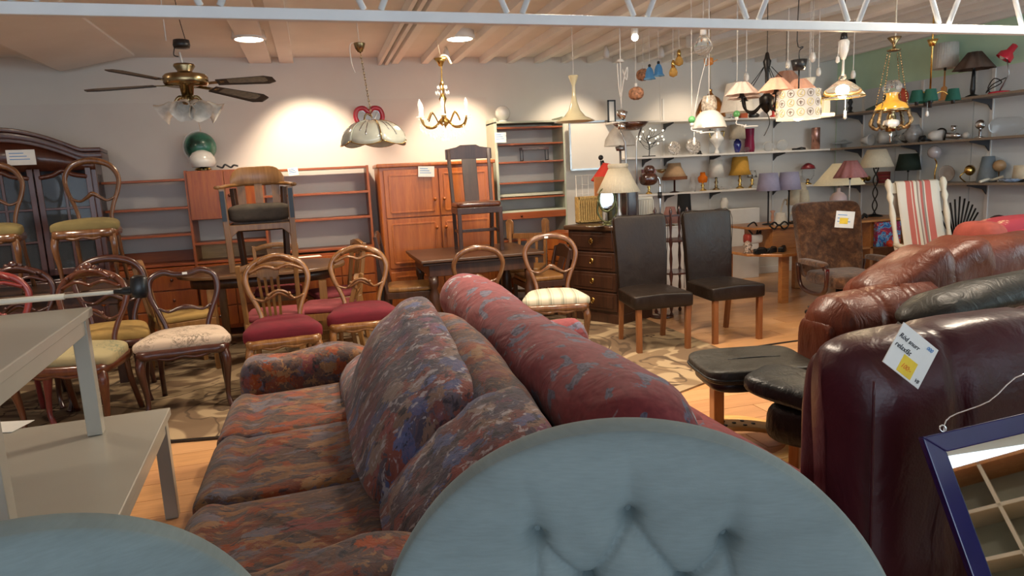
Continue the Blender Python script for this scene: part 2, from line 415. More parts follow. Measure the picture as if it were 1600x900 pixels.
def daisy():
    m, nt, b = base('pink_daisy_fabric', .85); v = coords(nt); vo = nt.nodes.new('ShaderNodeTexVoronoi'); vo.inputs['Scale'].default_value = 7; nt.links.new(v, vo.inputs['Vector'])
    n = nz(nt, v, 60, 2); k = ramp(nt, vo.outputs[0], [(.24, (1, 1, 1)), (.27, (0, 0, 0))])
    k = mix(nt, ramp(nt, n.outputs[0], [(.45, (1, 1, 1)), (.5, (.1, .1, .1))]), (0, 0, 0), k)
    nt.links.new(mix(nt, k, (.34, .03, .045), (.62, .38, .24)), b.inputs['Base Color']); return m
F_DAISY = daisy()
def stripes(name, cols, per, axis=0, rough=.85):
    m, nt, b = base(name, rough); v = coords(nt); sx = nt.nodes.new('ShaderNodeSeparateXYZ'); nt.links.new(v, sx.inputs[0])
    md = nt.nodes.new('ShaderNodeMath'); md.operation = 'MULTIPLY'; md.inputs[1].default_value = 1/per; nt.links.new(sx.outputs[axis], md.inputs[0])
    fr = nt.nodes.new('ShaderNodeMath'); fr.operation = 'FRACT'; nt.links.new(md.outputs[0], fr.inputs[0])
    nt.links.new(ramp(nt, fr.outputs[0], cols, 'CONSTANT'), b.inputs['Base Color']); bump(nt, b, nz(nt, v, 250).outputs[0], .2, .002); return m
CR, GY, GR = (.55, .50, .38), (.30, .30, .23), (.42, .39, .29)
STRIPE = stripes('cream_grey_stripe', [(0, CR), (.35, GR), (.5, GY), (.62, CR), (.7, GR), (.8, CR)], .10)
SLAT = stripes('pleated_cloth', [(0, (.62, .58, .5)), (.5, (.70, .66, .58))], .02)
RUNNER = stripes('striped_woven_runner', [(0, (.68, .62, .52)), (.27, (.50, .13, .10)), (.36, (.68, .55, .45)), (.38, (.5, .13, .1)), (.42, (.68, .62, .5)), (.47, (.30, .22, .18)), (.50, (.6, .5, .42)), (.53, (.45, .12, .1)), (.57, (.28, .24, .2)), (.60, (.66, .6, .5)), (.62, (.55, .14, .11)), (.73, (.68, .62, .52))], .5)
L_BURG = leather('burgundy_leather', (.062, .012, .018), .33, .28, .55, .1)
L_BRN = leather('chestnut_leather', (.115, .026, .011), .36, .35, .9, .1)
L_BLK = leather('black_leather', (.02, .022, .022), .38, .4, 1.2, .1)
L_DIN = leather('dark_brown_leatherette', (.016, .010, .007), .36, .10, 1.5, .05)
L_STO = leather('grey_black_leather', (.028, .026, .021), .42, .2, 1.2, .0)
def rugm():
    m, nt, b = base('swirl_rug_pile', .95); v = coords(nt); n = nz(nt, v, .9, 3, .5, 2.6); n2 = nz(nt, v, 1.6, 2, .5, 1.5)
    cc = ramp(nt, n2.outputs[0], [(.42, (.16, .10, .055)), (.46, (.36, .26, .15)), (.56, (.36, .26, .15)), (.6, (.20, .13, .07))], 'LINEAR')
    ln = ramp(nt, n.outputs[0], [(.485, (0, 0, 0)), (.495, (1, 1, 1)), (.51, (1, 1, 1)), (.52, (0, 0, 0))])
    nt.links.new(mix(nt, ln, cc, (.09, .055, .03)), b.inputs['Base Color']); bump(nt, b, nz(nt, v, 300).outputs[0], .5, .004); return m
RUG = rugm()
def plankm(i, c):
    return wood('oak_laminate_%s' % ('light', 'mid', 'warm')[i], tuple(x*1.15 for x in c), tuple(x*1.42 for x in c), .32, 'x', .7, .15)
PL = [plankm(0, (.50, .27, .125)), plankm(1, (.43, .22, .10)), plankm(2, (.47, .245, .105))]
# ================================================================== SETTING
WY, WX, CZ = 7.8, 6.85, 2.80
LX, BY = -5.2, -4.2
fl = struct('floor', G().box(LX, WX, BY, WY, -.12, -.012), PL[1])
pm = []
for i in range(9):
    ox, oy = i*1.7, i*.9
    me = mesh('floorboard', G().box(ox, ox+1.375, oy, oy+.191, -.012, 0), PL[i % 3]); pm.append((me, ox, oy))
y = 1.3; row = 0
while y < 7.7:
    x = -1.9-(row*.53) % 1.38
    while x < 6.6:
        if not (x+1.38 < -.9 and y < 2.2) and not (y > 6.8 and x < 2.3):
            me, ox, oy = pm[random.randrange(9)]
            o = bpy.data.objects.new('floorboard', me); col.objects.link(o); o.parent = fl; o.location = (x-ox, y-oy, 0)
        x += 1.38
    y += .194; row += 1
struct('wall_back', G().box(LX, WX+.1, WY, WY+.1, -.12, CZ), WALL)
g = G().box(WX, WX+.1, BY, WY, -.12, CZ)
struct('wall_right', g, GREENLIT)
# shop front behind the photographer: sill wall, lintel and window mullions
struct('wall_rear', G().box(LX, WX, BY-.1, BY, -.12, .55), WALL)
struct('wall_front_lintel' if False else 'trim_30', G().box(LX, WX, BY-.1, BY, 2.45, CZ), WALL)
for k in range(7):
    x = LX+k*(WX-LX-.08)/6
    struct('window_%d' % (k+1), G().box(x, x+.08, BY-.09, BY-.02, .55, 2.45), BEAM)
struct('wall_left', G().box(LX-.1, LX, BY, WY+.1, -.12, CZ), WALL)
# wall lining boards behind the cabinets and the lamp shelves
struct('trim_1', G().box(-4.8, 2.0, WY-.012, WY, 0, 2.36), PANEL)
for k in range(5):
    yy = WY-.02-(k+1)*1.0
    struct('trim_%d' % (k+2), G().box(WX-.014, WX, yy, yy+.992, .09, 2.31), WHITEP)
struct('baseboard_back', G().box(-4.8, WX, WY-.03, WY-.012, -.01, .085), WHITE, .003)
struct('baseboard_right', G().box(WX-.03, WX-.014, 2.0, WY-.03, -.01, .085), WHITE, .003)
ce = struct('ceiling', G().box(LX, WX+.1, BY, WY+.1, CZ, CZ+.1), CEIL)
# ceiling panels, bulkhead and joists, running from the camera to the back wall
x = .95
while x < 6.6:
    struct('ceiling_joist', G().box(x, x+.075, 3.2, WY, CZ-.07, CZ), CEILD, .003, ce); x += .33
for (x0, x1) in ((-.52, -.30), (-.22, -.08)):
    struct('ceiling_joist', G().box(x0, x1, 3.2, WY, CZ-.06, CZ), CEILD, .003, ce)
for x0 in (.80, .87):
    struct('ceiling_strip', G().box(x0, x0+.035, 3.2, WY, CZ-.085, CZ), CEILD, .002, ce)
bk = G().prism([(-2.6, CZ), (-2.2, CZ-.16), (-1.55, CZ-.02), (-1.55, CZ)], 3.6, 'y', 4.0)
struct('ceiling_bulkhead', bk, CEIL, 0, ce)
struct('ceiling_duct', G().box(LX, -2.3, 5.6, 7.0, CZ-.12, CZ), CEIL, .004, ce)
# sloping white beam over the lamp department, and a duct above it
a0, a1 = at(1078, 92, y=6.6), at(1215, 52, y=4.6)
struct('beam_1' if False else 'trim_7', G().bar((a0.x, a0.y, CZ-.06), (a1.x+1.4, a1.y-1.2, CZ-.06), .12, .12), BEAM, .004)
struct('trim_8', G().box(4.6, 4.75, 2.6, 6.2, CZ-.16, CZ-.0), CEILD, .004)
# hollow boards over the truss
for k in range(5):
    struct('ceiling_board', G().box(-3.2+k*1.9, -1.4+k*1.9, 2.2, 3.1, CZ-.03, CZ), CEIL, .01, ce)
cb = G()
for k in range(60): cb.box(-3.0+k*.155, -2.93+k*.155+random.random()*.06, 3.12, 3.15, CZ-.004, CZ+.001)
part('dark_slot', cb, BLACK, ce, kind='stuff')

# ---- lattice girder across the shop
tz, ty = 2.105, 3.0
tr = thing('roof_truss', 'long white steel lattice girder crossing the room below the ceiling', 'truss', (0, ty, tz+.006), R(1.7))
part('bottom_chord', G().box(-3.6, 6.5, -.02, .02, 0, .045), BEAM, tr, .004)
part('top_chord', G().box(-3.6, 6.5, -.03, .03, .58, .64), BEAM, tr, .004)
k = 0
for i in range(-5, 10):
    xc = -.965+.208*3.0*i+.645
    for s in (-1, 1):
        part('web_rod', G().tube([(xc+s*.035, 0, .05), (xc+s*.29, 0, .6)], .0135, 8, sub=1), BEAM, tr)

# ---- recessed round ceiling lights
DISC = plain('lit_diffuser', (1, .93, .8), .5, 0, 0, emit=((1, .86, .66), 9))
for lb, px in (('round lit ceiling light above the ceiling fan, the left one of two', 388), ('round lit ceiling light above the chandelier, the right one of two', 718)):
    p = at(px, 52, z=CZ-.02)
    t = thing('ceiling_light', lb, 'ceiling light', (p.x, p.y, CZ-.075), 0, 'round ceiling lights')
    part('rim', G().lathe([(.135, .075), (.145, .01), (.13, 0), (.118, .0), (.118, .01)], 32, cap=False), WHITE, t)
    part('diffuser', G().lathe([(0, .004), (.118, .004), (.118, .012), (0, .012)], 32, cap=False), DISC, t)
p = at(992, 58, y=5.6)
t = thing('ceiling_spotlight', 'small lit white spotlight on the ceiling above the wicker balls', 'spotlight', (p.x, p.y, p.z))
part('housing', G().lathe([(.03, 0), (.035, .09), (.012, .1)], 16, axis=(.2, .5, .8)).tube([(0, 0, .08), (0, .02, CZ-p.z)], .01, 6, sub=1), WHITE, t)
part('bulb', G().ball((-.005, -.01, -.005), .03, 12), DISC, t)
for px, py in ((947, 76), (697, 78), (1033, 76), (1087, 58)):
    p = at(px, py, z=CZ-.03)
    q = {947: 'left of the wicker balls', 697: 'above the chandelier', 1033: 'above the blue glass bells', 1087: 'beside the clear globe pendant'}[px]
    t = thing('ceiling_spotlight', 'unlit round white spotlight on the ceiling '+q, 'spotlight', (p.x, p.y, CZ-.1), 0, 'unlit ceiling spotlights')
    part('housing', G().lathe([(.0, -.03), (.03, -.025), (.038, 0), (.03, .05), (.01, .1)], 16), WHITE, t)

# ---- rug
rg = [( -2.75, 4.95), (-1.02, 4.60), (2.08, 3.98), (2.75, 4.35), (4.1, 4.62), (4.6, 5.55), (2.9, 6.6), (-2.2, 7.2)]
solo('rug', G().prism([(-2.9, 4.62), (1.05, 3.86), (2.08, 3.76), (3.0, 4.15), (3.0, 5.9), (1.5, 7.2), (-2.6, 7.2)], .012, 'z', .001), RUG, 'brown and beige swirl-patterned rug under the rows of antique chairs', 'rug')
solo('rug_binding', G().bar((-2.9, 4.60, .008), (1.05, 3.84, .008), .02, .014).bar((1.05, 3.84, .008), (2.08, 3.75, .008), .02, .014), BLACK, 'black cable lying along the front edge of the swirl rug', 'cable')

a, b_ = at(1185, 541, z=.005), at(1300, 526, z=.005)
solo('floor_cable', G().tube([tuple(a), tuple((a+b_)/2+Vector((0, .01, 0))), tuple(b_), (b_.x+.5, b_.y+.1, .005)], .007, 6), BLACK, 'thin black cable on the floorboards before the chestnut leather sofa', 'cable')
# ================================================================== BACK WALL FURNITURE
def cabinet_door(t, x0, x1, z0, z1, y, mat, knobx=None, name='door'):
    d = part(name, G().box(x0, x1, y-.02, y, z0, z1), mat, t, .004)
    f = .055
    g = G()
    g.prism([(x0+f, z0+f), (x1-f, z0+f), (x1-f, z1-f), (x0+f, z1-f)], .006, 'y', y-.026)
    part('door_panel', g, mat, d, .005)
    fr = G().bar((x0+f, y-.024, z0+f), (x1-f, y-.024, z0+f), .012, .02).bar((x0+f, y-.024, z1-f), (x1-f, y-.024, z1-f), .012, .02).bar((x0+f, y-.024, z0+f), (x0+f, y-.024, z1-f), .02, .012).bar((x1-f, y-.024, z0+f), (x1-f, y-.024, z1-f), .02, .012)
    part('moulding', fr, mat, d, .003)
    if knobx is not None:
        part('knob', G().lathe([(.008, 0), (.008, .02), (.018, .03), (.012, .045), (0, .047)], 12, (knobx[0], y-.02, knobx[1]), (0, -1, 0)), W_ORG, d)
    return d
wx0, wx1 = .66, 1.90
wt = thing('wardrobe', 'glossy orange teak wardrobe with four raised-panel doors on the back wall', 'wardrobe', (0, 7.25, 0))
part('body', G().box(wx0, wx1, 0, .48, .04, 1.62).box(wx0+.03, wx1-.03, .03, .45, 0, .05), W_ORG, wt, .012)
mid = (wx0+wx1)/2
for x0, x1, kx in ((wx0+.05, mid-.008, mid-.05), (mid+.008, wx1-.05, mid+.05)):
    for z0, z1, kz in ((.07, .52, .45), (.54, 1.06, .95), (1.075, 1.57, 1.25)):
        if z0 < .5: cabinet_door(wt, x0, x1, z0, .50, 0, W_ORG, None, 'drawer_front')
        else: cabinet_door(wt, x0, x1, z0, z1, 0, W_ORG, (kx, kz))
part('cornice', G().box(wx0-.015, wx1+.015, -.03, .48, 1.60, 1.64), W_ORG, wt, .01)
def paper(px, py, y, w_, h_, label, rz=0, tilt=0, name='price_card', extra=None):
    p = at(px, py, y=y)
    t = thing(name, label, 'price card', p, rz)
    part('card', G().box(-w_/2, w_/2, -.0015, .0015, -h_/2, h_/2), PAPER, t)
    g = G()
    for i in range(3):
        g.box(-w_*.4, w_*(.1+.1*((i*7) % 3)), -.0025, -.0015, h_*(.25-.2*i), h_*(.25-.2*i)+.006)
    part('writing', g, INKB, t); t.rotation_euler = (0, tilt, rz); return t
paper(666, 268, 7.20, .17, .11, 'white price card taped across the top of the orange wardrobe', 0, .05)

# teak wall unit: low left shelves, cupboard bay, right shelves
ut = thing('wall_unit', 'long teak wall unit with open shelves either side of a closed cupboard', 'wall unit', (0, 7.40, 0))
def upr(x, z1=1.64): part('upright', G().box(x-.012, x+.012, 0, .36, .0, z1), W_TEAK, ut, .002)
upr(-2.08, 1.585); upr(-1.20, 1.66); upr(-.50, 1.66); upr(.565, 1.64)
for (x0, x1, zs) in ((-2.07, -1.21, (.74, 1.035, 1.30, 1.575)), (-1.19, -.51, (.74, .93)), (-.49, .555, (.78, 1.10, 1.365, 1.625))):
    for z in zs: part('shelf', G().box(x0, x1, .005, .34, z-.011, z+.011), W_TEAKX, ut, .002)
part('back_panel', G().box(-1.19, -.51, .345, .35, .74, .9), W_YEL, ut)
part('back_panel', G().box(-2.07, -1.21, .345, .355, .75, .86), W_TEAKX, ut)
part('cupboard_body', G().box(-1.19, -.51, .0, .35, 1.17, 1.655), W_TEAK, ut, .002)
for x0, x1, kx in ((-1.186, -.852, -.89), (-.848, -.514, -.81)):
    d = part('door', G().box(x0, x1, -.018, 0, 1.175, 1.645), W_TEAK, ut, .002)
    part('knob', G().lathe([(.006, 0), (.006, .015), (.018, .022), (.014, .032), (0, .034)], 12, (kx, -.018, 1.40), (0, -1, 0)), W_CAB, d)
for x0, x1 in ((-2.07, -1.21), (-1.19, -.51), (-.49, .555)):
    part('base_cupboard', G().box(x0, x1, -.06, .36, .06, .72), W_TEAK, ut, .003)
    n = 2 if x1-x0 < .9 else 3; wd = (x1-x0)/n
    for i in range(n):
        for z0, z1 in ((.10, .29), (.305, .49), (.505, .70)):
            d = part('drawer', G().box(x0+i*wd+.006, x0+(i+1)*wd-.006, -.078, -.06, z0, z1), W_TEAK, ut, .002)
            part('knob', G().lathe([(.006, 0), (.016, .018), (.012, .028), (0, .03)], 10, (x0+(i+.5)*wd, -.078, (z0+z1)/2), (0, -1, 0)), W_CAB, d)
part('sliding_shelf', G().box(-.49, .3, -.02, .3, .70, .745), W_TEAKX, ut, .003)
paper(458, 268, 7.36, .10, .08, 'white price card standing on the teak wall unit right of the armchair', .1, -.1)

# white shelving unit with teak shelves
su = thing('shelving_unit', 'tall pale green shelving unit with thin teak shelves and one drawer', 'shelving unit', (0, 7.42, 0))
SG = plain('pale_green_lacquer', (.50, .54, .42), .5, 0, .04, 5)
sx0, sx1 = 1.975, 2.80
part('side_panel', G().box(sx0, sx0+.03, 0, .36, 0, 2.09), SG, su, .002)
part('side_panel', G().box(sx1-.02, sx1, 0, .36, 0, 2.09), SG, su, .002)
part('back_strip', G().box(sx1+.001, sx1+.10, .30, .36, 0, 2.05), WHITE, su, .002)
for z in (.54, .72, 1.20, 1.37, 1.60, 1.80, 1.98):
    part('shelf', G().box(sx0+.03, sx1-.02, .01, .33, z-.009, z+.009), W_TEAKX, su, .002)
d = part('drawer', G().box(sx0+.03, sx1-.02, -.01, .33, .965, 1.04), W_TEAKX, su, .003)
part('knob', G().lathe([(.006, 0), (.015, .015), (0, .03)], 10, (2.24, -.01, 1.0), (0, -1, 0)), W_CAB, d)
part('shelf_cover', G().box(sx0+.03, sx1-.02, -.005, .34, 1.04, 1.06), SG, su, .002)
part('shelf_cover', G().box(sx0+.03, sx1-.02, .05, .34, 1.22, 1.25), SG, su, .002)
paper(782, 215, 7.38, .13, .11, 'white price card on the top left corner of the green shelving unit', 0, 0)
p = at(789, 188, y=7.55)
t = thing('ball_lamp', 'white ball globe lamp on top of the green shelving unit', 'lamp', (2.12, 7.56, 2.05))
part('globe', G().ball((0, 0, .10), .085, 20), FROST, t); part('foot', G().lathe([(.05, 0), (.05, .02), (.02, .03)], 16), WHITE, t)
part('top_board', G().box(sx0, sx1+.10, .0, .36, 2.03, 2.05), SG, su, .002)
p = at(833, 250, y=7.55)
t = thing('plant_stool', 'tiny brown folding stand with black wire legs on a shelf', 'stand', (p.x, 7.5, 1.611))
part('top', G().box(-.16, .16, -.06, .06, .12, .15), W_MAHD, t, .003)
for x in (-.15, .15): part('leg', G().tube([(x, -.05, 0), (x, -.05, .12)], .004, 6, sub=1).tube([(x, .05, 0), (x, .05, .12)], .004, 6, sub=1).tube([(x, -.05, .004), (x, .05, .004)], .004, 6, sub=1), BLKM, t)

# glass fronted cabinet far left
ct = thing('display_cabinet', 'carved mahogany display cabinet with arched cornice and glazed doors', 'cabinet', (-2.62, 7.05, 0), R(8))
hw = .72
part('body', G().box(-hw, hw, .02, .45, 0, .72).box(-hw, -hw+.05, .02, .45, .72, 1.78).box(hw-.05, hw, .02, .45, .72, 1.78).box(-hw, hw, .42, .45, .72, 1.78).box(-hw, hw, .02, .45, 1.74, 1.80), W_CAB, ct, .006)
part('plinth', G().box(-hw-.02, hw+.02, 0, .47, 0, .10), W_CAB, ct, .01)
def arch(x): return 1.83+.19*max(0, math.cos(min(abs(x)/.62, 1)*PI/2))**.9+.0*x
for off, dy, th in ((0, -.05, .05), (.045, -.085, .035), (-.04, -.02, .04)):
    secs = []
    for i in range(33):
        x = -hw-.07+(2*hw+.14)*i/32; z = arch(x)+off
        secs.append([(x, dy, z-th/2), (x, .45, z-th/2), (x, .45, z+th/2), (x, dy, z+th/2)])
    part('cornice', G().loft(secs), W_CAB, ct, .004)
secs = []
for i in range(33):
    x = -hw+(2*hw)*i/32; z = arch(x)-.05
    secs.append([(x, 0, 1.70), (x, .03, 1.70), (x, .03, z), (x, 0, z)])
part('frieze', G().loft(secs), W_CAB, ct)
for x0, x1 in ((-hw+.04, -.25), (-.24, .235), (.245, hw-.04)):
    xm = (x0+x1)/2
    g = G().box(x0, x0+.045, -.02, .01, .76, 1.72).box(x1-.045, x1, -.02, .01, .76, 1.72).box(x0, x1, -.02, .01, .76, .82)
    g.box(xm-.012, xm+.012, -.015, .005, .82, 1.68)
    for z in (1.07, 1.36): g.box(x0, x1, -.015, .005, z-.01, z+.01)
    g.tube([(x0+.03, -.005, 1.64), (xm-.08, -.005, 1.66), (xm, -.005, 1.70), (xm+.08, -.005, 1.66), (x1-.03, -.005, 1.64)], .022, 8)
    d = part('glazed_door', g, W_CAB, ct, .004)
    for sx in ((x0+.045, xm-.012), (xm+.012, x1-.045)):
        for sz in ((.82, 1.06), (1.08, 1.35), (1.37, 1.66)):
            part('pane', G().box(sx[0], sx[1], -.004, 0, sz[0], sz[1]), DKGLASS, d)
    cabinet_door(ct, x0, x1, .12, .70, 0, W_CAB, (x1-.05, .45))
for z in (1.06, 1.36): part('shelf', G().box(-hw+.05, hw-.05, .08, .42, z-.008, z+.008), W_CAB, ct)
part('side_pane', G().box(hw-.004, hw, .08, .38, .8, 1.66), DKGLASS, ct)
for i in range(8):
    x = -.55+i*.155; z = (.735, 1.07, 1.37)[i % 3]
    w_ = ct.matrix_basis @ Vector((x, .25, z))
    solo('glassware', G().lathe([(.03, 0), (.01, .02), (.01, .05), (.04, .09), (.045, .14)], 12), FROST if i % 2 else CHROME, ('clear footed glass' if i % 2 == 0 else 'white footed cup')+' inside the mahogany display cabinet', 'glass', w_, 0, 'white cups in the cabinet' if i % 2 else 'clear glasses in the cabinet')
paper(33, 246, 6.93, .21, .13, 'cream price card on the front of the arched display cabinet', R(8))

# dark chest of drawers, turned slightly to the left
c0 = Vector((2.63, 5.72)); c1 = Vector((2.36, 6.22))
ch = thing('chest_of_drawers', 'dark oak chest of four drawers with brass ring pulls by the leather chairs', 'chest', (2.655, 5.75, 0), R(-62))
# local: front edge along +x from 0 to -0.62, depth into +y
L = .62
part('body', G().box(-L, 0, .02, .52, .05, .90).box(-L-.01, .01, .01, .53, 0, .10), W_OAK, ch, .006)
part('top', G().box(-L-.03, .03, -.02, .55, .90, .945), W_OAKX, ch, .012)
for i in range(4):
    z0 = .13+i*.192
    d = part('drawer', G().box(-L+.03, -.03, -.0, .02, z0, z0+.178), W_OAK, ch, .006)
    part('drawer_panel', G().box(-L+.07, -.07, -.006, .0, z0+.03, z0+.148), W_OAK, d, .005)
    for x in ((-L/2),): part('ring_pull', G().lathe([(.022, 0), (.02, .006), (0, .008)], 14, (x, -.006, z0+.10), (0, -1, 0)).tube([(x+.02*math.cos(a*PI/4), -.016, z0+.09+.022*math.sin(a*PI/4)) for a in range(8)], .003, 6, True), BRASS, d)
# small teak chest behind it
ts = thing('small_chest', 'small bright teak chest with dark round finger holes left of the dark chest', 'chest', (2.60, 6.62, 0), R(-38))
part('body', G().box(-.34, 0, 0, .34, .0, .84), W_TEAK, ts, .004)
for i in range(6):
    z = .72-i*.125
    d = part('drawer', G().box(-.33, -.01, -.014, 0, z-.055, z+.06), W_TEAK, ts, .003)
    part('finger_hole', G().lathe([(.016, 0), (.012, .004), (0, .004)], 12, (-.10, -.014, z+.01), (0, -1, 0)), BLACK, d)

# ---- wall picture board, wire rack, items behind the chest
pb = thing('picture_board', 'large pale framed board leaning on the back wall behind the chest', 'picture', (0, 7.70, 0))
a, b_ = at(889, 195, y=7.7), at(966, 262, y=7.7)
part('board', G().box(a.x, b_.x+.1, -.012, 0, b_.z, a.z+.03), WALL, pb)
part('frame', G().bar((a.x, -.015, b_.z), (b_.x+.1, -.015, b_.z), .02, .02).bar((a.x, -.015, b_.z), (a.x, -.015, a.z+.03), .02, .02).bar((a.x, -.015, a.z+.03), (b_.x+.1, -.015, a.z+.03), .02, .02), STEEL, pb)
wr = thing('wire_rack', 'white square-mesh wire rack standing behind the chest of drawers', 'rack', (0, 7.0, 0))
a, b_ = at(900, 275, y=7.0), at(943, 350, y=7.0)
g = G()
for i in range(9): x = a.x+(b_.x+.25-a.x)*i/8; g.tube([(x, 0, .0), (x, 0, a.z)], .003, 5, sub=1)
for i in range(14): z = a.z-i*.1; g.tube([(a.x, 0, z), (b_.x+.25, 0, z)], .003, 5, sub=1)
part('wire_mesh', g, WHITE, wr, kind='stuff')
part('frame', G().tube([(a.x, 0, 0), (a.x, 0, a.z), (b_.x+.25, 0, a.z), (b_.x+.25, 0, 0)], .008, 6, sub=1), WHITE, wr)
def crate(px0, px1, pyt, pyb, y, mat, label, name='storage_crate'):
    a, b2 = at(px0, pyt, y=y), at(px1, pyb, y=y); z0 = .95
    t = thing(name, label, 'crate', ((a.x+b2.x)/2, y, z0)); wd = (b2.x-a.x)/2; h = a.z-z0; wdp = .11
    part('body', G().box(-wd, wd, 0, wdp, 0, .015).box(-wd, -wd+.015, 0, wdp, 0, h).box(wd-.015, wd, 0, wdp, 0, h).box(-wd, wd, wdp-.012, wdp, 0, h).box(-wd, wd, 0, .012, h-.03, h).box(-wd, wd, 0, .012, 0, .03), mat, t, .003)
    g = G(); n = 9
    for i in range(n):
        x = -wd+.03+(2*wd-.06)*i/(n-1); g.box(x-.006, x+.006, 0, .010, .02, h-.02)
    part('slats', g, mat, t)
    return t
CORK = plain('woven_cane', (.55, .36, .12), .7, 0, .2, 60)
crate(904, 942, 308, 345, 6.30, CORK, 'yellow woven cane crate on top of the dark chest')
crate(992, 1022, 309, 345, 6.40, CREAM, 'cream slotted crate on top of the dark chest, right of the lamp')
a, b_ = at(973, 296, y=6.3), at(990, 342, y=6.3)
solo('wooden_box', G().box(-.065, .065, 0, .12, 0, a.z-.95), W_MAHD, 'tall dark reddish wooden box behind the pleated lamp', 'box', ((a.x+b_.x)/2, 6.2, .95), 0, None, .004)
a, b_ = at(957, 296, y=6.2), at(972, 342, y=6.2)
solo('wooden_box', G().box(-.045, .045, 0, .12, 0, a.z-.95), plain('olive_card', (.10, .10, .06), .6), 'narrow dark olive box between the oval mirror and the lamp stem', 'box', (a.x+.035, 6.2, .95), 0, None, .003)
# red shade & orange sign stack seen over the crate
p = at(945, 262, y=6.6)
t = thing('floor_lamp', 'floor lamp with tilted red conical shade and grey body behind the crates', 'floor lamp', (p.x, 6.6, 0))
part('shade', G().lathe([(.14, -.14), (.05, .06)], 20, (.02, 0, p.z-.02), (.25, 0, 1), cap=False), shade('red_shade', (.75, .06, .04)), t)
part('stem', G().tube([(0, 0, .02), (0, 0, p.z)], .012, 8, sub=1), STEEL, t)
part('base', G().lathe([(0, 0), (.13, 0), (.13, .015), (.02, .03)], 20), STEEL, t)
part('reflector', G().lathe([(.03, -.3), (.07, -.12)], 16, (-.02, 0, p.z-.03), (0, 0, 1), cap=True), STEEL, t)
solo('cardboard_sign', G().box(-.06, .06, 0, .02, 0, .2), plain('orange_card', (.55, .22, .08), .7), 'orange brown cardboard tray standing behind the red shade', 'box', (at(938, 288, y=6.36).x, 6.36, at(938, 308, y=6.3).z), 0)
# ================================================================== LAMP SHELVES
SHW = plain('white_shelf', (.72, .68, .62), .5, 0, .03, 5)
SHB = wood('pale_shelf_wood', (.36, .27, .19), (.46, .35, .26), .5, 'x', 1, .1)
BRK = plain('dark_grey_bracket', (.07, .07, .075), .5, .3)
ZS = {'top': 2.02, 'mid': 1.60, 'low': 1.15}
YF, XF = 7.49, 6.50
nm = {'top': 'topmost', 'mid': 'middle', 'low': 'lowest'}
for k, x0 in (('top', 3.42), ('mid', 3.60), ('low', 3.55)):
    s = thing('wall_shelf', 'white %s shelf of the lamp display on the back wall' % nm[k], 'shelf', (0, 0, ZS[k]))
    xs = [x0, 4.6, 5.6, XF]
    for i in range(3): part('board', G().box(xs[i]+.001, xs[i+1]-.001, YF, WY-.012, -.022, 0), SHW, s, .002)
    for x in (x0+.35, 4.25, 4.9, 5.85): part('bracket', G().prism([(WY-.012, -.022), (YF+.06, -.022), (YF+.06, -.035), (WY-.08, -.07), (WY-.012, -.12)], .012, 'x', x), BRK, s)
    s = thing('wall_shelf', 'wooden %s shelf of the lamp display along the right wall' % nm[k], 'shelf', (0, 0, ZS[k]))
    ys = [3.6, 4.9, 6.2, WY-.013]
    for i in range(3): part('board', G().box(XF, WX-.014, ys[i]+.001, ys[i+1]-.001, -.024, 0), SHB, s, .002)
    for y_ in (4.5, 5.56, 6.42, 7.3): part('bracket', G().prism([(WX-.014, -.024), (XF+.06, -.024), (XF+.06, -.038), (WX-.08, -.08), (WX-.014, -.15)], .012, 'y', y_), BRK, s)
for y_ in (4.5, 5.56, 6.42, 7.3):
    struct('trim_%d' % (9+int(y_)), G().box(WX-.026, WX-.0135, y_-.012, y_+.024, .5, 2.3), WHITE)
for x in (4.25, 4.9, 5.85):
    struct('trim_%d' % (20+int(x)), G().box(x-.006, x+.018, WY-.013, WY-.001, .5, 2.3), WHITE)

def on(shelf, px, wall='b', off=.14):
    """a spot on a display shelf below a pixel column"""
    z = ZS[shelf]; zz = z
    lo, hi = 60, 400
    for _ in range(30):   # find the pixel row at which this shelf depth is met
        m = (lo+hi)/2
        p = at(px, m, y=YF+off) if wall == 'b' else at(px, m, x=XF+off)
        if p.z > z: lo = m
        else: hi = m
    p.z = z+.001; return p

def table_lamp(name, label, p, H, basep, bm, sh, sm, cat='lamp', pleat=0, npl=0, tilt=None, n=28, group=None, fringe=None, bulb=False, rz=0):
    """H: height at which the shade starts; sh: (r_top, r_bottom, height)"""
    t = thing(name, label, cat, p, rz, group)
    part('base', G().lathe(basep, 20), bm, t)
    if sh:
        rt_, rb, h = sh
        mid_ = ((rt_+rb)/2*(.93 if name == 'bell_lamp' else 1), h*.5)
        pr = [(rb, 0), mid_, (rt_, h)] if name != 'bell_lamp' else [(rb, 0), (rb*.80, h*.3), (rt_*1.15, h*.7), (rt_, h)]
        g = G().lathe(pr, max(n, npl*4) if npl else n, (0, 0, H), cap=False, pleat=pleat, np=npl, axis=tilt or (0, 0, 1))
        s = part('lamp_shade', g, sm, t)
        md = s.modifiers.new('thickness', 'SOLIDIFY'); md.thickness = .003
        part('bulb_holder', G().lathe([(.012, 0), (.014, .05), (.01, .06)], 10, (0, 0, H-.02)), BLACK, t)
        if fringe: part('fringe', G().lathe([(rb*1.01, -.035), (rb*1.02, .005)], 40, (0, 0, H), cap=False, pleat=.03, np=20), fringe, s)
    return t
def stem(r0, h, r=.007, th=.012): return [(0, 0), (r0, 0), (r0, th*.6), (r0*.6, th), (r, th*1.4), (r, h)]
S_CREAM = shade('cream_shade', (.80, .70, .52)); S_WHITE = shade('white_shade', (.80, .77, .70)); S_LAV = shade('lavender_shade', (.50, .46, .60))
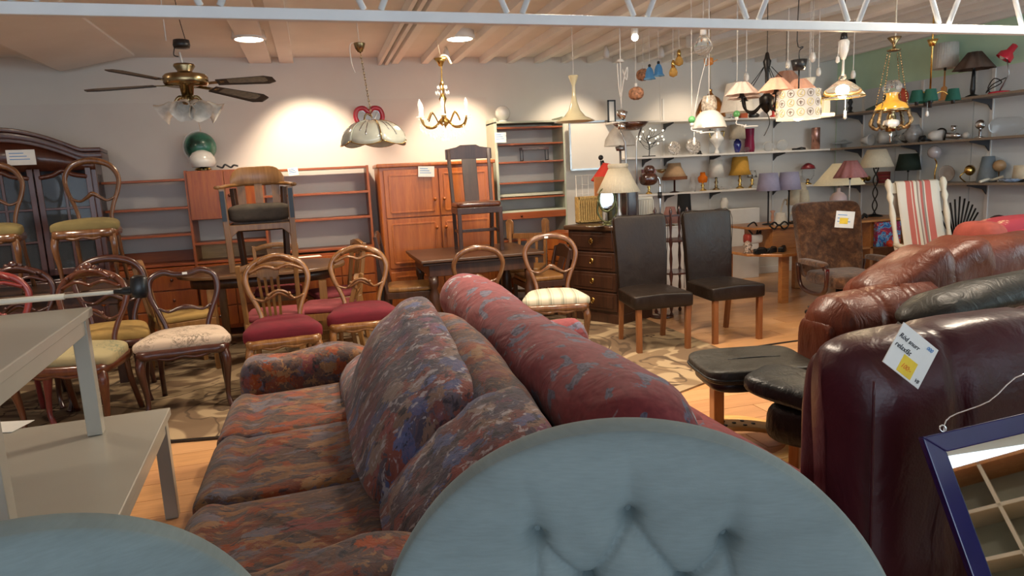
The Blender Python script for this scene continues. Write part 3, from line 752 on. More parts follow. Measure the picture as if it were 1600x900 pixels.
S_PINK = shade('pink_pleated_shade', (.72, .40, .28)); S_PINKG = shade('grey_pink_shade', (.50, .38, .33)); S_GRN = shade('dark_green_shade', (.01, .09, .065)); S_BLKGRN = shade('black_green_shade', (.02, .035, .022))
S_MUST = shade('mustard_shade', (.62, .34, .05)); S_FRG = shade('beige_fringe_shade', (.55, .36, .2)); S_PLEAT = shade('pleated_linen_shade', (.78, .70, .54)); S_FLO = shade('floral_cream_shade', (.80, .68, .45), .12)
S_BRN = shade('brown_pleated_shade', (.17, .11, .08)); S_MAU = shade('mauve_shade', (.42, .19, .22)); S_BLACK = shade('black_shade', (.015, .015, .015))
def jar(h, r): return [(0, 0), (r*.6, 0), (r, h*.25), (r*1.1, h*.55), (r*.7, h*.9), (r*.35, h), (.01, h+.02)]
def cand(h, r=.04): return [(0, 0), (r, 0), (r, .01), (r*.35, .03), (r*.5, h*.3), (r*.25, h*.4), (r*.55, h*.6), (r*.25, h*.75), (r*.35, h*.9), (.01, h)]

# --- back wall, lowest shelf
table_lamp('table_lamp', 'small table lamp with mauve straight shade at the left end of the lowest shelf', on('low', 1014), .14, cand(.14), BRASS, (.09, .07, .16), S_MAU)
table_lamp('bell_lamp', 'dark stemmed lamp with fringed beige bell shade on the lowest shelf', on('low', 1054), .19, stem(.06, .2, .012), W_MAHD, (.075, .15, .17), S_FRG, fringe=plain('brown_fringe', (.22, .08, .03), .9))
table_lamp('oil_lamp', 'little oil lamp with bright orange glass shade on a brass foot', on('low', 1098), .11, cand(.11, .045), BRASS, None, None, 'oil lamp')
_o = [o for o in bpy.data.objects if o.name.startswith('oil_lamp')][0]
OR = glass('orange_glass', (.85, .22, .02), .15, .5); part('glass_shade', G().lathe([(.05, 0), (.06, .03), (.06, .07), (.035, .09), (.03, .13)], 18, (0, 0, .1), cap=False), OR, _o)
table_lamp('table_lamp', 'tall white drum-shaded lamp with twisted dark foot on the lowest shelf', on('low', 1119), .16, cand(.16, .045), ABRASS, (.075, .10, .22), S_WHITE)
t = thing('oil_lamp_glass', 'clear tapering glass lamp chimney on the lowest shelf left of the orange oil lamp', 'glass', on('low', 1082)); part('body', G().lathe([(.03, 0), (.045, .05), (.03, .13), (.025, .18)], 16, cap=False), GLASS, t)
table_lamp('bell_lamp', 'brass lamp with bright mustard bell shade hanging almost to the shelf above', on('low', 1156), .17, cand(.17, .05), BRASS, (.09, .14, .23), S_MUST)
table_lamp('table_lamp', 'turned brass candle lamp with clear glass ruffled shade beside the mustard lamp', on('low', 1175), .13, cand(.16, .045), BRASS, (.04, .06, .09), GLASS, pleat=.08, npl=8)
t = thing('glass_vase', 'clear straight glass vase on the lowest shelf above the lavender lamps', 'vase', on('low', 1225)); part('body', G().lathe([(0, 0), (.05, 0), (.055, .1), (.05, .15)], 16, cap=False), GLASS, t)
t = thing('oil_lamp', 'hanging-type oil lamp with dark red dome and clear glass chimney on lowest shelf', 'oil lamp', on('low', 1262))
part('foot', G().lathe(cand(.08, .05), 16), BRASS, t); part('chimney', G().lathe([(.04, 0), (.075, .05), (.075, .12), (.05, .16)], 18, (0, 0, .06), cap=False), GLASS, t)
part('dome', G().lathe([(.095, 0), (.08, .04), (.03, .075), (0, .08)], 20, (0, 0, .2)), plain('dark_red_enamel', (.25, .02, .03), .25, 0, .1, 8, coat=.8), t)
for i, (px, q) in enumerate(((1088, 'left of the orange oil lamp'), (1135, 'before the mustard lamp'), (1180, 'beside the turned brass lamp'))):
    solo('glass_bowl', G().lathe([(0, 0), (.03, 0), (.06, .02), (.07, .04)], 18, cap=False), GLASS, 'low clear glass dish on the lowest shelf '+q, 'dish', on('low', px, 'b', .05))
# --- back wall, middle shelf
p = on('mid', 1014)
t = thing('twig_tree', 'black metal twig tree with white lit blossoms on the middle shelf', 'tree light', p)
part('foot', G().box(-.07, .07, -.04, .04, 0, .012), BLKM, t, .002)
trunk = G().tube([(0, 0, 0), (.01, 0, .12), (-.02, .01, .2), (-.01, 0, .26)], .006, 6)
LED = plain('lit_blossom', (1, .95, .8), .5, 0, 0, emit=((1, .92, .7), 1.2))
rnd = random.Random(3); ends = []
for i in range(16):
    a = rnd.uniform(-1.4, 1.4); z0 = rnd.uniform(.08, .22); rr_ = rnd.uniform(.1, .25)
    e_ = (math.sin(a)*rr_, rnd.uniform(-.06, .06), z0+.02+abs(math.cos(a))*rr_*.5)
    trunk.tube([(0, 0, z0), (e_[0]*.5, e_[1], z0+.03), e_], .0025, 5, sub=2); ends.append(e_)
part('branches', trunk, BLKM, t)
for e_ in ends: part('blossom', G().lathe([(.003, 0), (.011, .014), (.008, .02), (0, .01)], 8, e_, (0, -.4, 1)), LED, t)
CUT = plain('cut_glass', (.50, .45, .40), .12, 0, .35, 70, .8, 70, .8)
for px, q, rr_ in ((1052, 'left', .085), (1082, 'right', .10)):
    solo('cut_glass_plate', G().lathe([(0, 0), (rr_*.5, .004), (rr_, .02), (rr_, .028), (rr_*.4, .012), (0, .01)], 28, (0, 0, rr_), (0, -1, .2), pleat=.03, np=14, cap=False), CUT, '%s of two round cut-glass plates standing on the middle shelf' % q, 'plate', on('mid', px))
solo('bell', G().lathe([(0, 0), (.04, 0), (.025, .02), (.02, .04), (.008, .05), (.008, .09), (0, .09)], 14), BLKM, 'small black metal bell on the middle shelf right of the cut-glass plates', 'bell', on('mid', 1093))
PORC = plain('white_porcelain', (.78, .76, .72), .15, 0, .03, 9, coat=1)
t = thing('porcelain_lamp', 'white porcelain urn lamp with gold handles on the middle shelf', 'lamp', on('mid', 1120))
part('body', G().lathe([(0, 0), (.035, 0), (.03, .02), (.012, .06), (.05, .12), (.09, .17), (.085, .2), (.05, .24), (.04, .30), (.05, .33)], 24), PORC, t)
for s in (-1, 1): part('handle', G().tube([(s*.05, 0, .27), (s*.10, 0, .27), (s*.095, 0, .21), (s*.07, 0, .2)], .007, 6), BRASS, t)
table_lamp('table_lamp', 'cobalt blue vase lamp with beige drum shade on the middle shelf', on('mid', 1152), .17, [(0, 0), (.03, 0), (.035, .03), (.05, .1), (.045, .14), (.02, .165), (.02, .18)], plain('cobalt_glaze', (.01, .015, .16), .1, 0, .1, 9, coat=1), (.09, .10, .18), shade('beige_drum', (.62, .54, .42)))
solo('glass_vase', G().lathe([(0, 0), (.06, 0), (.065, .05), (.055, .18), (.06, .3)], 20, cap=False), glass('plum_glass', (.30, .03, .08), .1, .4), 'tall plum-red glass vase beside the cobalt lamp', 'vase', on('mid', 1171, 'b', .2))
for px, q in ((1167, 'in front of the plum vase'), (1200, 'left of the larger globe'), (1222, 'under the patterned drum shade')):
    r_ = {1167: .035, 1200: .065, 1222: .07}[px]
    solo('glass_globe', G().ball((0, 0, r_), r_, 18), GLASS, 'round clear glass lamp globe on the middle shelf '+q, 'glass globe', on('mid', px))
solo('metal_cylinder', G().lathe([(0, 0), (.055, 0), (.055, .27), (.05, .28), (.0, .28)], 24), plain('rose_copper', (.50, .27, .22), .25, .8, .15, 12), 'rose copper cylinder lamp standing on the middle shelf', 'lamp', on('mid', 1274))
solo('black_fitting', G().lathe([(0, 0), (.06, 0), (.05, .03), (.0, .04)], 16).box(-.12, -.03, -.02, .03, 0, .025), BLACK, 'low black lamp fitting lying on the middle shelf left of the copper cylinder', 'fitting', on('mid', 1252))
t = thing('dish_pendant', 'flat white metal dish lamp resting at the corner of the middle shelf', 'lamp', on('mid', 1320))
part('dish', G().lathe([(.0, .0), (.05, .0), (.05, .05), (.15, .06), (.15, .07), (.06, .09), (.03, .11), (0, .11)], 28), plain('grey_white_enamel', (.5, .55, .58), .3), t)
part('cord', G().tube([(0, 0, .1), (.01, 0, .25), (0, 0, .38)], .003, 5), BLACK, t)
# --- back wall, top shelf
t = thing('desk_lamp', 'grey clip spot lamp with white cone shade on the top shelf', 'lamp', on('top', 1143))
part('stem', G().tube([(0, 0, 0), (-.02, 0, .15), (.02, 0, .3)], .008, 6).lathe([(0, 0), (.06, 0), (.05, .02), (0, .03)], 16), STEEL, t)
part('lamp_shade', G().lathe([(.075, -.05), (.02, .09)], 20, (.03, -.02, .38), (.3, 0, 1), cap=False), S_WHITE, t)
solo('orange_box', G().box(-.05, .05, -.03, .05, 0, .09), plain('orange_lacquer', (.5, .10, .03), .4), 'little orange box on the top shelf beside the green ball fitting', 'box', on('top', 1161), 0, None, .004)
solo('black_spotlight', G().lathe([(.03, 0), (.035, .09), (.02, .13)], 14, (-.08, 0, .035), (1, 0, 0)).box(-.1, .1, -.02, .02, 0, .01), BLACK, 'black spotlight lying on the top shelf right of the orange box', 'spotlight', on('top', 1180))
solo('red_enamel_lamp', G().lathe([(0, 0), (.05, 0), (.05, .02), (.015, .04), (.02, .1), (.07, .12), (.05, .18), (0, .2)], 18), plain('red_enamel', (.45, .03, .02), .3, coat=.6), 'small red enamel lamp on the top shelf behind the patterned drum', 'lamp', on('top', 1208))
t = thing('narrow_frame', 'narrow upright black frame at the left end of the top shelf', 'frame', on('top', 956))
part('frame', G().box(-.05, -.035, -.01, .01, 0, .26).box(.035, .05, -.01, .01, 0, .26).box(-.05, .05, -.01, .01, .245, .26).box(-.05, .05, -.01, .01, 0, .015), BLACK, t)
part('panel', G().box(-.035, .035, 0, .008, .015, .245), PAPER, t)
# --- right wall, top shelf
table_lamp('table_lamp', 'black lamp with small black shade at the corner of the top shelf', on('top', 1328, 'r'), .24, cand(.24, .06), BLACK, (.05, .085, .18), S_BLACK)
t = thing('standing_clock', 'dark green slab with round white dial on the right top shelf', 'clock', on('top', 1384, 'r'), R(-60))
part('body', G().prism([(-.22, 0), (.09, 0), (.10, .28), (-.01, .30), (-.03, .09), (-.22, .015)], .05, 'y', -.02), plain('dark_green_lacquer', (.03, .06, .045), .4), t, .004)
part('dial', G().lathe([(0, 0), (.05, 0), (.05, .008), (0, .008)], 24, (.035, -.022, .19), (0, -1, 0)), WHITE, t)
solo('paper_lantern', G().puff((0, 0, .11), (.2, .1, .22), 1, 24), plain('orange_red_paper', (.62, .07, .02), .6), 'orange-red rounded paper shade on the right top shelf by the amber chandelier', 'lamp shade', on('top', 1404, 'r'), R(-50))
table_lamp('table_lamp', 'turned wood lamp with tall white pleated cylinder shade on the top shelf', on('top', 1474, 'r'), .34, [(0, 0), (.05, 0), (.05, .02), (.03, .03), (.03, .14), (.01, .16), (.006, .34)], W_BEECH, (.115, .125, .26), S_WHITE, pleat=.015, npl=30)
table_lamp('table_lamp', 'black turned lamp with brown pleated fan shade on the top shelf', on('top', 1519, 'r'), .28, [(0, 0), (.065, 0), (.06, .015), (.02, .03), (.025, .08), (.018, .2), (.012, .28)], BLACK, (.06, .18, .17), S_BRN, pleat=.10, npl=9)
t = thing('desk_lamp', 'red articulated desk lamp with black cord at the end of the top shelf', 'lamp', on('top', 1561, 'r'), R(-90))
RED = plain('red_gloss', (.62, .015, .04), .25, 0, .05, 9, coat=.6)
part('base', G().lathe([(0, 0), (.10, 0), (.09, .02), (0, .03)], 24), RED, t)
part('arm', G().tube([(.0, 0, .02), (.09, 0, .18), (.05, 0, .36)], .006, 6, sub=1), STEEL, t)
part('lamp_shade', G().lathe([(.075, 0), (.07, .05), (.035, .08), (.03, .15), (0, .16)], 20, (.02, 0, .33), (.45, .5, .9), cap=False), RED, t)
part('bulb', G().ball((.03, -.02, .35), .028, 12), FROST, t)
part('cord', G().tube([(-.02, -.09, .01), (-.08, -.05, .07), (-.02, -.05, .15), (.06, -.05, .1), (-.04, -.07, .05), (-.1, -.05, .02), (-.02, -.07, .09), (.1, -.05, .14)], .005, 6), BLACK, t)
# --- right wall, middle shelf
def lying(px, r1, r2, h, mat, label, name='spotlight', shelf='mid', ax=(1, -.4, 0), cat='lamp'):
    m = max(r1, r2)
    return solo(name, G().lathe([(0, 0), (r1, 0), (r1*1.05, h*.3), (r2, h), (r2*.9, h), (r1*.6, h*.4), (0, h*.35)], 18, (0, 0, m), ax, cap=False), mat, label, cat, on(shelf, px, 'r'))
lying(1347, .04, .075, .12, FROST, 'white glass ball shade lying with its opening forward on the right middle shelf', 'opal_globe', ax=(.2, -1, 0), cat='lamp shade')
lying(1373, .07, .09, .16, FROST, 'broad white opal shade lying behind the amber chandelier', 'opal_globe', cat='lamp shade')
lying(1397, .03, .07, .13, GLASS, 'clear frilled glass shade behind the amber chandelier foot', 'opal_globe', cat='lamp shade')
t = thing('smoke_globe', 'large grey wavy glass globe with black socket on the right middle shelf', 'lamp shade', on('mid', 1427, 'r'))
part('globe', G().lathe([(.04, 0), (.085, .05), (.09, .12), (.06, .17), (.05, .2)], 24, pleat=.06, np=8, cap=False), plain('smoke_glass', (.36, .35, .34), .15, 0, .2, 14, coat=.8), t)
part('socket', G().lathe([(.03, 0), (.035, .05), (0, .05)], 14, (0, -.09, .04), (.2, -1, 0)), BLACK, t)
solo('cable_coil', G().tube([(-.1, 0, .01), (-.02, .02, .03), (.05, -.02, .01), (.1, 0, .03)], .012, 8), BLACK, 'black cable coil on the right middle shelf beside the smoke globe', 'cable', on('mid', 1447, 'r', .08))
t = thing('spotlight', 'white ended can spotlight with black bow lying on the middle shelf', 'spotlight', on('mid', 1465, 'r'), R(-60))
part('can', G().lathe([(0, 0), (.06, 0), (.055, .1), (.03, .14)], 18, (.05, 0, .06), (-1, 0, 0)), WHITE, t)
part('bow', G().tube([(.06, 0, .0), (.075, 0, .1), (.02, 0, .13), (-.04, 0, .08)], .009, 6), BLKM, t)
t = thing('spotlight', 'double chrome spotlight with white bulb on the middle shelf', 'spotlight', on('mid', 1492, 'r'), R(-60))
part('body', G().lathe([(.03, 0), (.035, .1), (.02, .14)], 14, (-.08, 0, .05), (1, 0, -.1)).lathe([(.025, 0), (.03, .06)], 12, (-.02, 0, .09), (.1, 0, 1)), CHROME, t)
part('bulb', G().ball((.1, 0, .04), .035, 12), FROST, t)
t = thing('chrome_lamp', 'chrome stemmed lamp with mirrored ball on the right middle shelf', 'lamp', on('mid', 1531, 'r'))
part('foot', G().lathe([(0, 0), (.05, 0), (.05, .01), (.015, .02), (.015, .1)], 16), CHROME, t); part('ball', G().ball((0, 0, .135), .05, 18), CHROME, t)
solo('glass_bowl', G().lathe([(0, 0), (.07, 0), (.14, .06), (.15, .12), (.12, .17), (.10, .18)], 28, cap=False), GLASS, 'big clear glass globe at the right end of the middle shelf', 'glass globe', on('mid', 1572, 'r'))
# --- right wall, lowest shelf
solo('tartan_drum', G().lathe([(0, 0), (.07, 0), (.07, .02), (.075, .03), (.075, .13), (.0, .13)], 20), stripes('red_tartan', [(0, (.3, .02, .02)), (.4, (.05, .02, .02)), (.6, (.35, .03, .02)), (.8, (.1, .06, .03))], .04, 2), 'red and black tartan drum tin on the lowest shelf behind the twisted iron lamp', 'tin', on('low', 1380, 'r'))
table_lamp('table_lamp', 'lamp with flat-topped black-green shade on a thin steel stem', on('low', 1418, 'r'), .14, stem(.06, .14, .005), STEEL, (.10, .135, .19), S_BLKGRN)
t = thing('brass_lamp', 'curved brass wall lamp with pale glass globe on the lowest right shelf', 'lamp', on('low', 1461, 'r'))
part('arm', G().tube([(0, 0, 0), (-.01, 0, .1), (.01, 0, .2), (-.02, 0, .26)], .008, 6), BRASS, t); part('globe', G().ball((-.03, 0, .33), .07, 16), plain('pale_globe', (.5, .45, .45), .2, 0, .1, 8, coat=.7), t)
lying(1474, .045, .09, .05, plain('taupe_enamel', (.36, .28, .22), .4), 'round taupe ring lamp facing forward on the lowest right shelf', 'ring_lamp', 'low', (-.3, -1, .1))
t = thing('brass_lamp', 'round brass wall spot fixed above the lowest right shelf', 'lamp', on('low', 1511, 'r')); t.location.z += .12
part('cup', G().lathe([(0, 0), (.04, .01), (.055, .05), (.03, .08), (0, .08)], 18, (0, 0, 0), (-.5, -1, .1)), BRASS, t); part('arm', G().tube([(.0, 0, 0), (-.06, -.02, -.01), (-.1, 0, -.06), (0, .02, -.119)], .007, 6), BRASS, t)
solo('glass_plate', G().box(-.06, .12, -.004, .004, 0, .30), GLASS, 'leaning clear glass panel beside the grey ribbed cone', 'glass panel', on('low', 1524, 'r'), 0, None, 0, (R(-8), R(25), R(-60)))
solo('ribbed_cone', G().lathe([(.10, 0), (.085, .06), (.055, .26), (.05, .26), (.08, .05)], 28, cap=False), plain('blue_grey_ribbed', (.17, .21, .24), .5), 'blue-grey ribbed cone shade on the lowest right shelf', 'lamp shade', on('low', 1542, 'r', .2))
solo('jointed_arm', G().tube([(-.12, 0, .01), (-.02, 0, .03), (.08, .03, .02), (.14, -.04, .05)], .014, 8), CREAM, 'cream jointed lamp arm lying on the lowest right shelf', 'lamp', on('low', 1545, 'r', .06))
t = thing('goblet_lamp', 'amber ball lamp on a clear foot right of the ribbed cone', 'lamp', on('low', 1560, 'r', .22)); part('ball', G().ball((0, 0, .16), .06, 16), plain('amber_ball', (.45, .28, .14), .3), t); part('foot', G().lathe([(.04, 0), (.01, .02), (.01, .1)], 12), CHROME, t)
solo('blue_dish', G().lathe([(0, 0), (.06, 0), (.12, .03), (.11, .035), (0, .012)], 24), plain('blue_white_china', (.35, .45, .62), .2, 0, .3, 30), 'blue and white china dish near the right end of the lowest shelf', 'dish', on('low', 1582, 'r', .1))
table_lamp('table_lamp', 'cream drum shade cut by the right edge of the picture', on('low', 1600, 'r'), .03, [(0, 0), (.06, 0), (.06, .03)], BLACK, (.09, .10, .13), S_CREAM)
# ================================================================== HANGING LAMPS
def cord(t, h, r=.0025, mat=None, z0=0, name='cord', wig=0):
    part(name, G().tube([(0, 0, z0), (wig, wig*.5, (z0+h)/2), (0, 0, h)], r, 5, sub=3), mat or WHITE, t)
def hang(px, py, y, name, label, cat='pendant lamp', cordmat=None, h0=0, rz=0, r=.0025, top=None):
    p = at(px, py, y=y); t = thing(name, label, cat, p, rz)
    cord(t, (top if top else CZ-.04)-p.z, r, cordmat, h0); return t, p
# ceiling fan
p = at(291, 130, y=4.7); fz = p.z
t = thing('ceiling_fan', 'brass ceiling fan with four dark cane-inset blades and frosted tulip lights', 'fan', p, 0, None, .83)
part('hanger', G().tube([(0, .0, .06), (-.02, 0, .22)], .007, 6, sub=1).tube([(-.1, 0, .3), (-.1, 0, .52), (-.1, 0, (CZ-fz)/.83-.02)], .004, 5, sub=1), WHITE, t)
part('canopy', G().lathe([(0, .25), (.055, .25), (.06, .27), (.055, .305), (0, .31)], 20).tube([(-.05, 0, .25), (-.06, 0, .2), (-.03, 0, .19)], .004, 6).tube([(.03, 0, .31), (.0, 0, .5), (-.02, 0, (CZ-fz)/.83-.02)], .003, 5), BLACK, t)
part('motor', G().lathe([(.04, -.09), (.05, -.02), (.14, -.02), (.155, .0), (.155, .045), (.14, .06), (.06, .07), (.05, .085), (.075, .12), (.07, .135), (0, .135)], 32), ABRASS, t)
part('light_kit', G().lathe([(.0, -.16), (.045, -.15), (.045, -.09)], 20), ABRASS, t)
BL = wood('fan_blade_wood', (.018, .009, .005), (.04, .02, .011), .55, 'x', 1, 0); CANE = plain('cane_inset', (.13, .10, .07), .7, 0, .15, 40)
for a in (150, 205, 22, -32):
    M = Matrix.Rotation(R(22), 4, 'X') @ Matrix.Rotation(R(3), 4, 'Y') @ Matrix.Rotation(R(a), 4, 'Z') @ Matrix.Rotation(R(9), 4, 'X')
    g = G().prism([(.22, -.045), (.60, -.07), (.66, -.04), (.66, .04), (.60, .07), (.22, .045)], .008, 'z', -.01); bl = part('blade', xf(g, M), BL, t)
    g = G().prism([(.30, -.035), (.56, -.05), (.60, -.03), (.60, .03), (.56, .05), (.30, .035)], .0125, 'z', -.0125); part('cane_inset', xf(g, M), CANE, bl)
    g = G().bar((.1, 0, -.01), (.27, 0, -.004), .035, .006); part('blade_arm', xf(g, M), ABRASS, bl)
TUL = plain('frosted_tulip_glass', (.74, .70, .62), .25, 0, .15, 14, coat=.7)
for a in (175, 265, 300, 5):
    d = Vector((math.cos(R(a)), math.sin(R(a)), 0)); ax = d*.85+Vector((0, 0, -.55))
    part('light_arm', G().tube([(0, 0, -.12), tuple(d*.06+Vector((0, 0, -.1))), tuple(d*.10+Vector((0, 0, -.15)))], .014, 8), ABRASS, t)
    part('tulip_shade', G().lathe([(.02, 0), (.045, .03), (.05, .07), (.06, .10), (.085, .13)], 24, tuple(d*.09+Vector((0, 0, -.15))), tuple(ax), pleat=.05, np=6, cap=False), TUL, t)
part('pull_chain', G().tube([(.03, 0, -.15), (.06, 0, -.35)], .002, 5, sub=1), CHROME, t)

# flower glass pendant
p = at(584, 222, y=5.6)
t = thing('glass_pendant', 'pendant of overlapping white petal glass panes with gold rims on a chain', 'pendant lamp', p)
PET = plain('milk_glass_petal', (.60, .62, .52), .12, 0, .12, 5, coat=1)
for k in range(6):
    a0_ = k*PI/3+.2; g = G(); nu, nv = 10, 8; vs = []
    for i in range(nu+1):
        for j in range(nv+1):
            u = i/nu; v_ = j/nv; a = a0_+(u-.5)*1.15
            rr_ = .03+.22*math.sin(v_*PI/2)**.9+.01*(k % 2); z = .17-.20*v_**1.6+.035*(2*u-1)**2*v_+.0
            vs.append((rr_*math.cos(a), rr_*math.sin(a), z))
    fs = [(i*(nv+1)+j, (i+1)*(nv+1)+j, (i+1)*(nv+1)+j+1, i*(nv+1)+j+1) for i in range(nu) for j in range(nv)]
    g.add(vs, fs); q = part('petal', g, PET, t); md = q.modifiers.new('s', 'SOLIDIFY'); md.thickness = .004
    e_ = [vs[i*(nv+1)+nv] for i in range(nu+1)]; f_ = [vs[j] for j in range(nv+1)]
    part('gold_rim', G().tube(e_, .0035, 6, sub=1).tube(f_, .0035, 6, sub=1), BRASS, q)
    part('etched_waves', G().tube([vs[3*(nv+1)+j] for j in range(1, 6)], .006, 5, sub=2, flat=.5).tube([vs[5*(nv+1)+j] for j in range(2, 7)], .006, 5, sub=2, flat=.5), STEEL, q)
cz = at(568, 78, y=5.6).z-p.z
g = G(); n = 26
for i in range(n):
    z = .17+(cz-.17)*i/n; h = (cz-.17)/n
    g.tube([(-.05*i/n-.006 if i % 2 else -.05*i/n, -.006 if not i % 2 else 0, z), (-.05*i/n, 0, z+h*1.1), (-.05*i/n+(.006 if i % 2 else 0), .006 if not i % 2 else 0, z)], .0025, 5, True, 3)
part('chain', g, ABRASS, t, kind='stuff')
part('canopy', G().lathe([(0, 0), (.02, .005), (.035, .03), (.045, .065), (.045, .07), (0, .07)], 20, (-.05, 0, cz-.02)), ABRASS, t)
part('wire', G().tube([(-.05, 0, cz+.05), (-.12, 0, cz+.04), (-.12, 0, cz-.1), (-.10, 0, cz-.17)], .004, 5).tube([(-.05, 0, cz+.04), (-.06, 0, CZ-p.z-.02)], .003, 5, sub=1), WHITE, t)

# heart lamp hung behind it, on the wall
p = at(577, 186, y=7.72)
t = thing('heart_mirror', 'red padded heart-shaped frame on the back wall behind the petal pendant', 'heart', p)
hp = [(0, 0, .07), (.05, 0, .115), (.12, 0, .10), (.145, 0, .02), (.10, 0, -.07), (.04, 0, -.13), (0, 0, -.14), (-.04, 0, -.13), (-.10, 0, -.07), (-.145, 0, .02), (-.12, 0, .10), (-.05, 0, .115)]
part('frame', G().tube(hp, .026, 10, True, 4), plain('red_satin', (.42, .015, .04), .35, 0, .1, 9, coat=.5), t)
part('mirror', G().prism([(a[0]*.9, a[2]*.9) for a in hp], .004, 'y', .01), MIRROR, t)
part('ornament', G().tube([(-.03, -.01, -.1), (-.05, -.01, 0), (-.02, -.01, .06), (.03, -.01, .03)], .010, 6).tube([(.0, -.01, -.1), (.05, -.01, -.02), (.09, -.01, -.05)], .01, 6), ABRASS, t)

# crystal chandelier
p = at(694, 188, y=6.6)
t = thing('crystal_chandelier', 'brass chandelier with candle bulbs and hanging crystal drops', 'chandelier', p, 0, None, 1.25)
cz = (at(693, 98, y=6.6).z-p.z)/1.25
g = G().lathe([(0, -.06), (.02, -.04), (.05, -.01), (.02, .02), (.015, .12), (.03, .16), (.012, .2), (.02, .26), (.006, .3)], 16)
part('column', g, BRASS, t)
CRY_GLOW = plain('crystal', (.82, .80, .74), .05, 0, .3, 60, coat=1, emit=((1, .88, .68), .5))  # emission added to brighten the drops; crystals give no light themselves
for k in range(6):
    a = k*PI/3+.3; d = Vector((math.cos(a), math.sin(a), 0))
    arm = part('arm', G().tube([tuple(d*.03), tuple(d*.09+Vector((0, 0, -.05))), tuple(d*.17+Vector((0, 0, -.04))), tuple(d*.2+Vector((0, 0, .02)))], .007, 7).tube([tuple(d*.05+Vector((0, 0, -.02))), tuple(d*.10+Vector((0, 0, .06))), tuple(d*.14+Vector((0, 0, .0)))], .005, 6), BRASS, t)
    part('candle', G().lathe([(.03, 0), (.034, .006), (.012, .012), (.012, .07), (.016, .09), (.011, .115), (0, .135)], 12, tuple(d*.2+Vector((0, 0, .02)))), CRY_GLOW, arm)
    g = G()
    for q in range(5):
        dd = d*(.06+.036*q); zz = -.05-.02*((q*3) % 4)
        g.lathe([(0, -.035), (.010, -.015), (.0, 0)], 6, tuple(dd+Vector((0, 0, zz)))).lathe([(0, -.014), (.006, -.006), (.0, 0)], 6, tuple(dd+Vector((0, 0, zz+.02))))
    part('crystal_drops', g, CRY_GLOW, t)
g = G()
for k in range(10):
    a = k*PI/5
    for r_, z in ((.05, .22), (.035, .26), (.07, -.1), (.03, -.13)): g.lathe([(0, -.03), (.006, -.014), (0, 0)], 6, (r_*math.cos(a), r_*math.sin(a), z))
part('crystal_drops', g, CRY_GLOW, t)
part('chain', G().tube([(0, 0, .28), (.005, 0, .4), (0, 0, cz)], .005, 6), BRASS, t)
part('canopy', G().lathe([(0, 0), (.015, .005), (.025, .03), (.05, .06), (0, .065)], 18, (0, 0, cz-.03)), BRASS, t)
part('loose_wire', G().tube([(0, 0, cz+.03), (.01, 0, cz+.05), (.05, 0, cz+.045), (.08, 0, cz-.01)], .010, 6).tube([(0, 0, cz+.06), (-.02, 0, (CZ-p.z)/1.25-.03)], .003, 5, sub=1), CREAM, t)

# horn-shaped cream pendant
t, p = hang(898, 190, 6.0, 'horn_pendant', 'cream enamel witch-hat pendant with long slender neck, unlit, left of the lamp shelves', h0=.33)
part('lamp_shade', G().lathe([(.19, 0), (.17, .012), (.10, .045), (.055, .10), (.03, .17), (.018, .24), (.015, .32), (.045, .40), (.048, .41), (0, .40)], 36, cap=False), plain('cream_enamel', (.74, .66, .42), .15, 0, .05, 4, coat=1), t)

# glass floor bowl uplighter with bent legs, spotlight and white cone behind
p = at(985, 197, y=6.1)
t = thing('bowl_floor_lamp', 'floor lamp with brown glass bowl on two bent grey metal stems', 'floor lamp', (p.x, 6.1, 0))
part('bowl', G().lathe([(0, -.015), (.07, -.01), (.14, .025), (.175, .06), (.165, .06), (.0, .02)], 28, (0, 0, p.z-.03)), plain('brown_marbled_glass', (.10, .035, .018), .2, 0, .3, 12, coat=.8), t)
for s in (-1, 1): part('stem', G().tube([(s*.13, 0, p.z+.01), (s*.06, 0, p.z-.15), (s*.055, 0, p.z-.3), (s*.055, 0, .03)], .009, 8, sub=1), STEEL, t)
part('base', G().lathe([(0, 0), (.14, 0), (.14, .02), (0, .03)], 24), STEEL, t)
p = at(969, 228, y=6.5)
t = thing('floor_lamp', 'floor lamp with wide white dome shade behind the brown glass bowl', 'floor lamp', (p.x, 6.5, 0))
part('lamp_shade', G().lathe([(.165, 0), (.15, .07), (.10, .15), (.06, .19), (.05, .2)], 32, (0, 0, p.z), cap=False), S_WHITE, t)
part('stem', G().tube([(0, 0, .02), (0, 0, p.z+.05)], .012, 8, sub=1).lathe([(.04, 0), (.05, .04), (.012, .05)], 16, (0, 0, p.z-.05)), STEEL, t)
part('base', G().lathe([(0, 0), (.13, 0), (.13, .02), (0, .03)], 24), STEEL, t)
t, p = hang(971, 178, 5.9, 'spot_pendant', 'small silver adjustable spotlight hanging on knotted white cords above the brown bowl', h0=.05, r=.006)
part('head', G().lathe([(.045, 0), (.04, .05), (.015, .09), (0, .09)], 18, (.03, -.02, -.02), (-.8, .2, .4)).lathe([(.035, 0), (.035, .05), (0, .06)], 18, (0, 0, -.14)), CHROME, t)
part('cable_loop', G().tube([(-.03, 0, .45), (-.02, 0, .25), (0, 0, .15), (.03, 0, .3), (.07, 0, .42), (.06, 0, .3), (.02, 0, .4)], .006, 6).lathe([(0, 0), (.04, 0), (.03, .02), (0, .03)], 16, (0, 0, .46)), WHITE, t)
